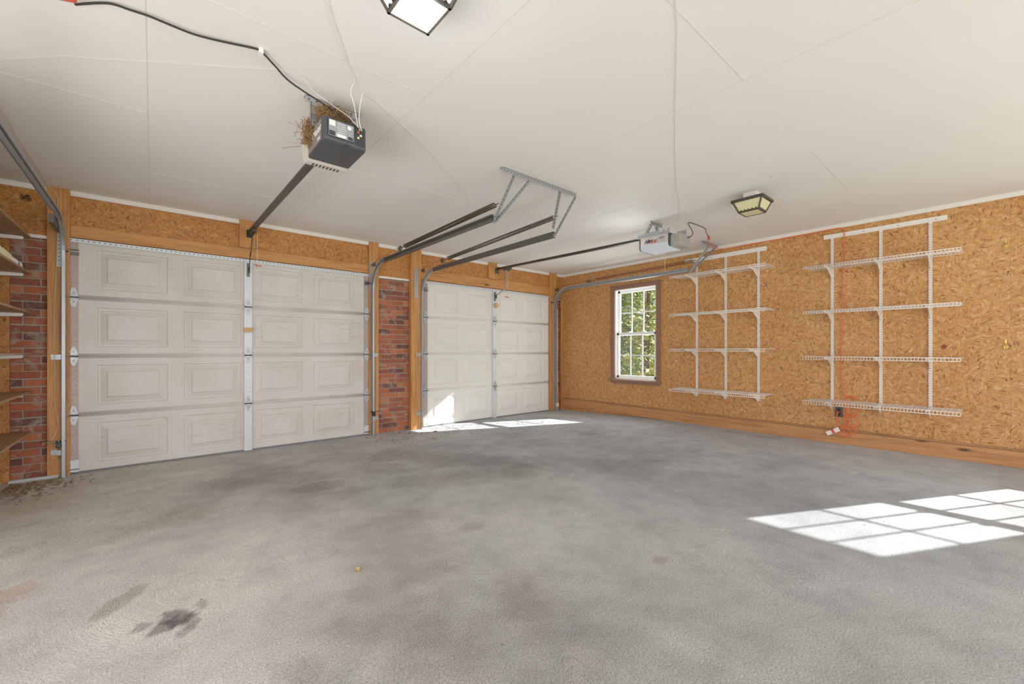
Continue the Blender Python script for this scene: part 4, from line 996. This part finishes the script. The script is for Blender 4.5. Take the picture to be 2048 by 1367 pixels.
tree(9.5, 4.5, 6.5, 2.4, 3.0, 3500, 'leafA', 6, 'distant green tree at the left behind the window')

# ================================================================== LIGHT
w = bpy.data.worlds.new('sky'); SC.world = w; w.use_nodes = True; nt = w.node_tree
bg = nt.nodes['Background']; bg.inputs[0].default_value = (.72, .86, 1, 1); bg.inputs[1].default_value = .9
def lamp(name, typ, energy, loc, rot=None, dirv=None, color=(1, 1, 1), **k):
    d = bpy.data.lights.new(name, typ); d.energy = energy; d.color = color
    for a, b in k.items(): setattr(d, a, b)
    o = bpy.data.objects.new(name, d); C.objects.link(o); o.location = loc
    if dirv is not None: o.rotation_euler = Vector(dirv).to_track_quat('-Z', 'Y').to_euler()
    return o
lamp('sun', 'SUN', 25, (8, -8, 8), dirv=(-1, .5, -.633), color=(1, .97, .94), angle=.009)
# unseen fill lamps added outside the openings in the rear and left walls
lamp('rear_fill', 'AREA', 142, (-3.8, -7.95, 1.2), dirv=(0, 1, .1), color=(.99, .95, .95), shape='RECTANGLE', size=6.0, size_y=2.1)
lamp('side_fill', 'AREA', 90, (-7.5, -4.1, .75), dirv=(1, .75, .05), color=(1, .95, .93), shape='RECTANGLE', size=2.6, size_y=1.3)
lamp('window_light', 'AREA', 16, (.2, -6.35, 1.33), dirv=(-1, 0, .1), color=(.99, .95, .95), shape='RECTANGLE', size=.7, size_y=1.4)
lamp('window_light', 'AREA', 30, (.2, -1.6, 1.33), dirv=(-1, 0, .1), color=(.99, .95, .95), shape='RECTANGLE', size=.7, size_y=1.4)
lamp('lantern_bulb', 'POINT', 4, (-5.203, -4.062, 2.28), color=(.90, .96, 1), shadow_soft_size=.06)
lamp('opener_bulb', 'POINT', 4, (-1.9, -2.72, 2.08), color=(.95, .98, 1), shadow_soft_size=.1)
cy = SC.cycles; cy.max_bounces = 6; cy.diffuse_bounces = 5; cy.glossy_bounces = 2; cy.transparent_max_bounces = 6; cy.transmission_bounces = 2
cy.use_adaptive_sampling = True; cy.adaptive_threshold = .04; cy.caustics_reflective = False; cy.caustics_refractive = False

# ================================================================== CAMERA
cd = bpy.data.cameras.new('camera'); co = bpy.data.objects.new('camera', cd); C.objects.link(co)
cd.sensor_width = 36; cd.lens = 838.15 / 2048 * 36; cd.shift_y = 17.0 / 2048; cd.clip_start = .05
co.location = (-5.956, -5.4726, 1.0587); co.rotation_euler = (PI / 2, 0, math.radians(49.414 - 90))
SC.camera = co
SC.view_settings.view_transform = 'Standard'; SC.view_settings.look = 'None'; SC.view_settings.exposure = -0.35; SC.view_settings.gamma = 1.26
for o in bpy.data.objects:
    if '_o' in o: del o['_o']
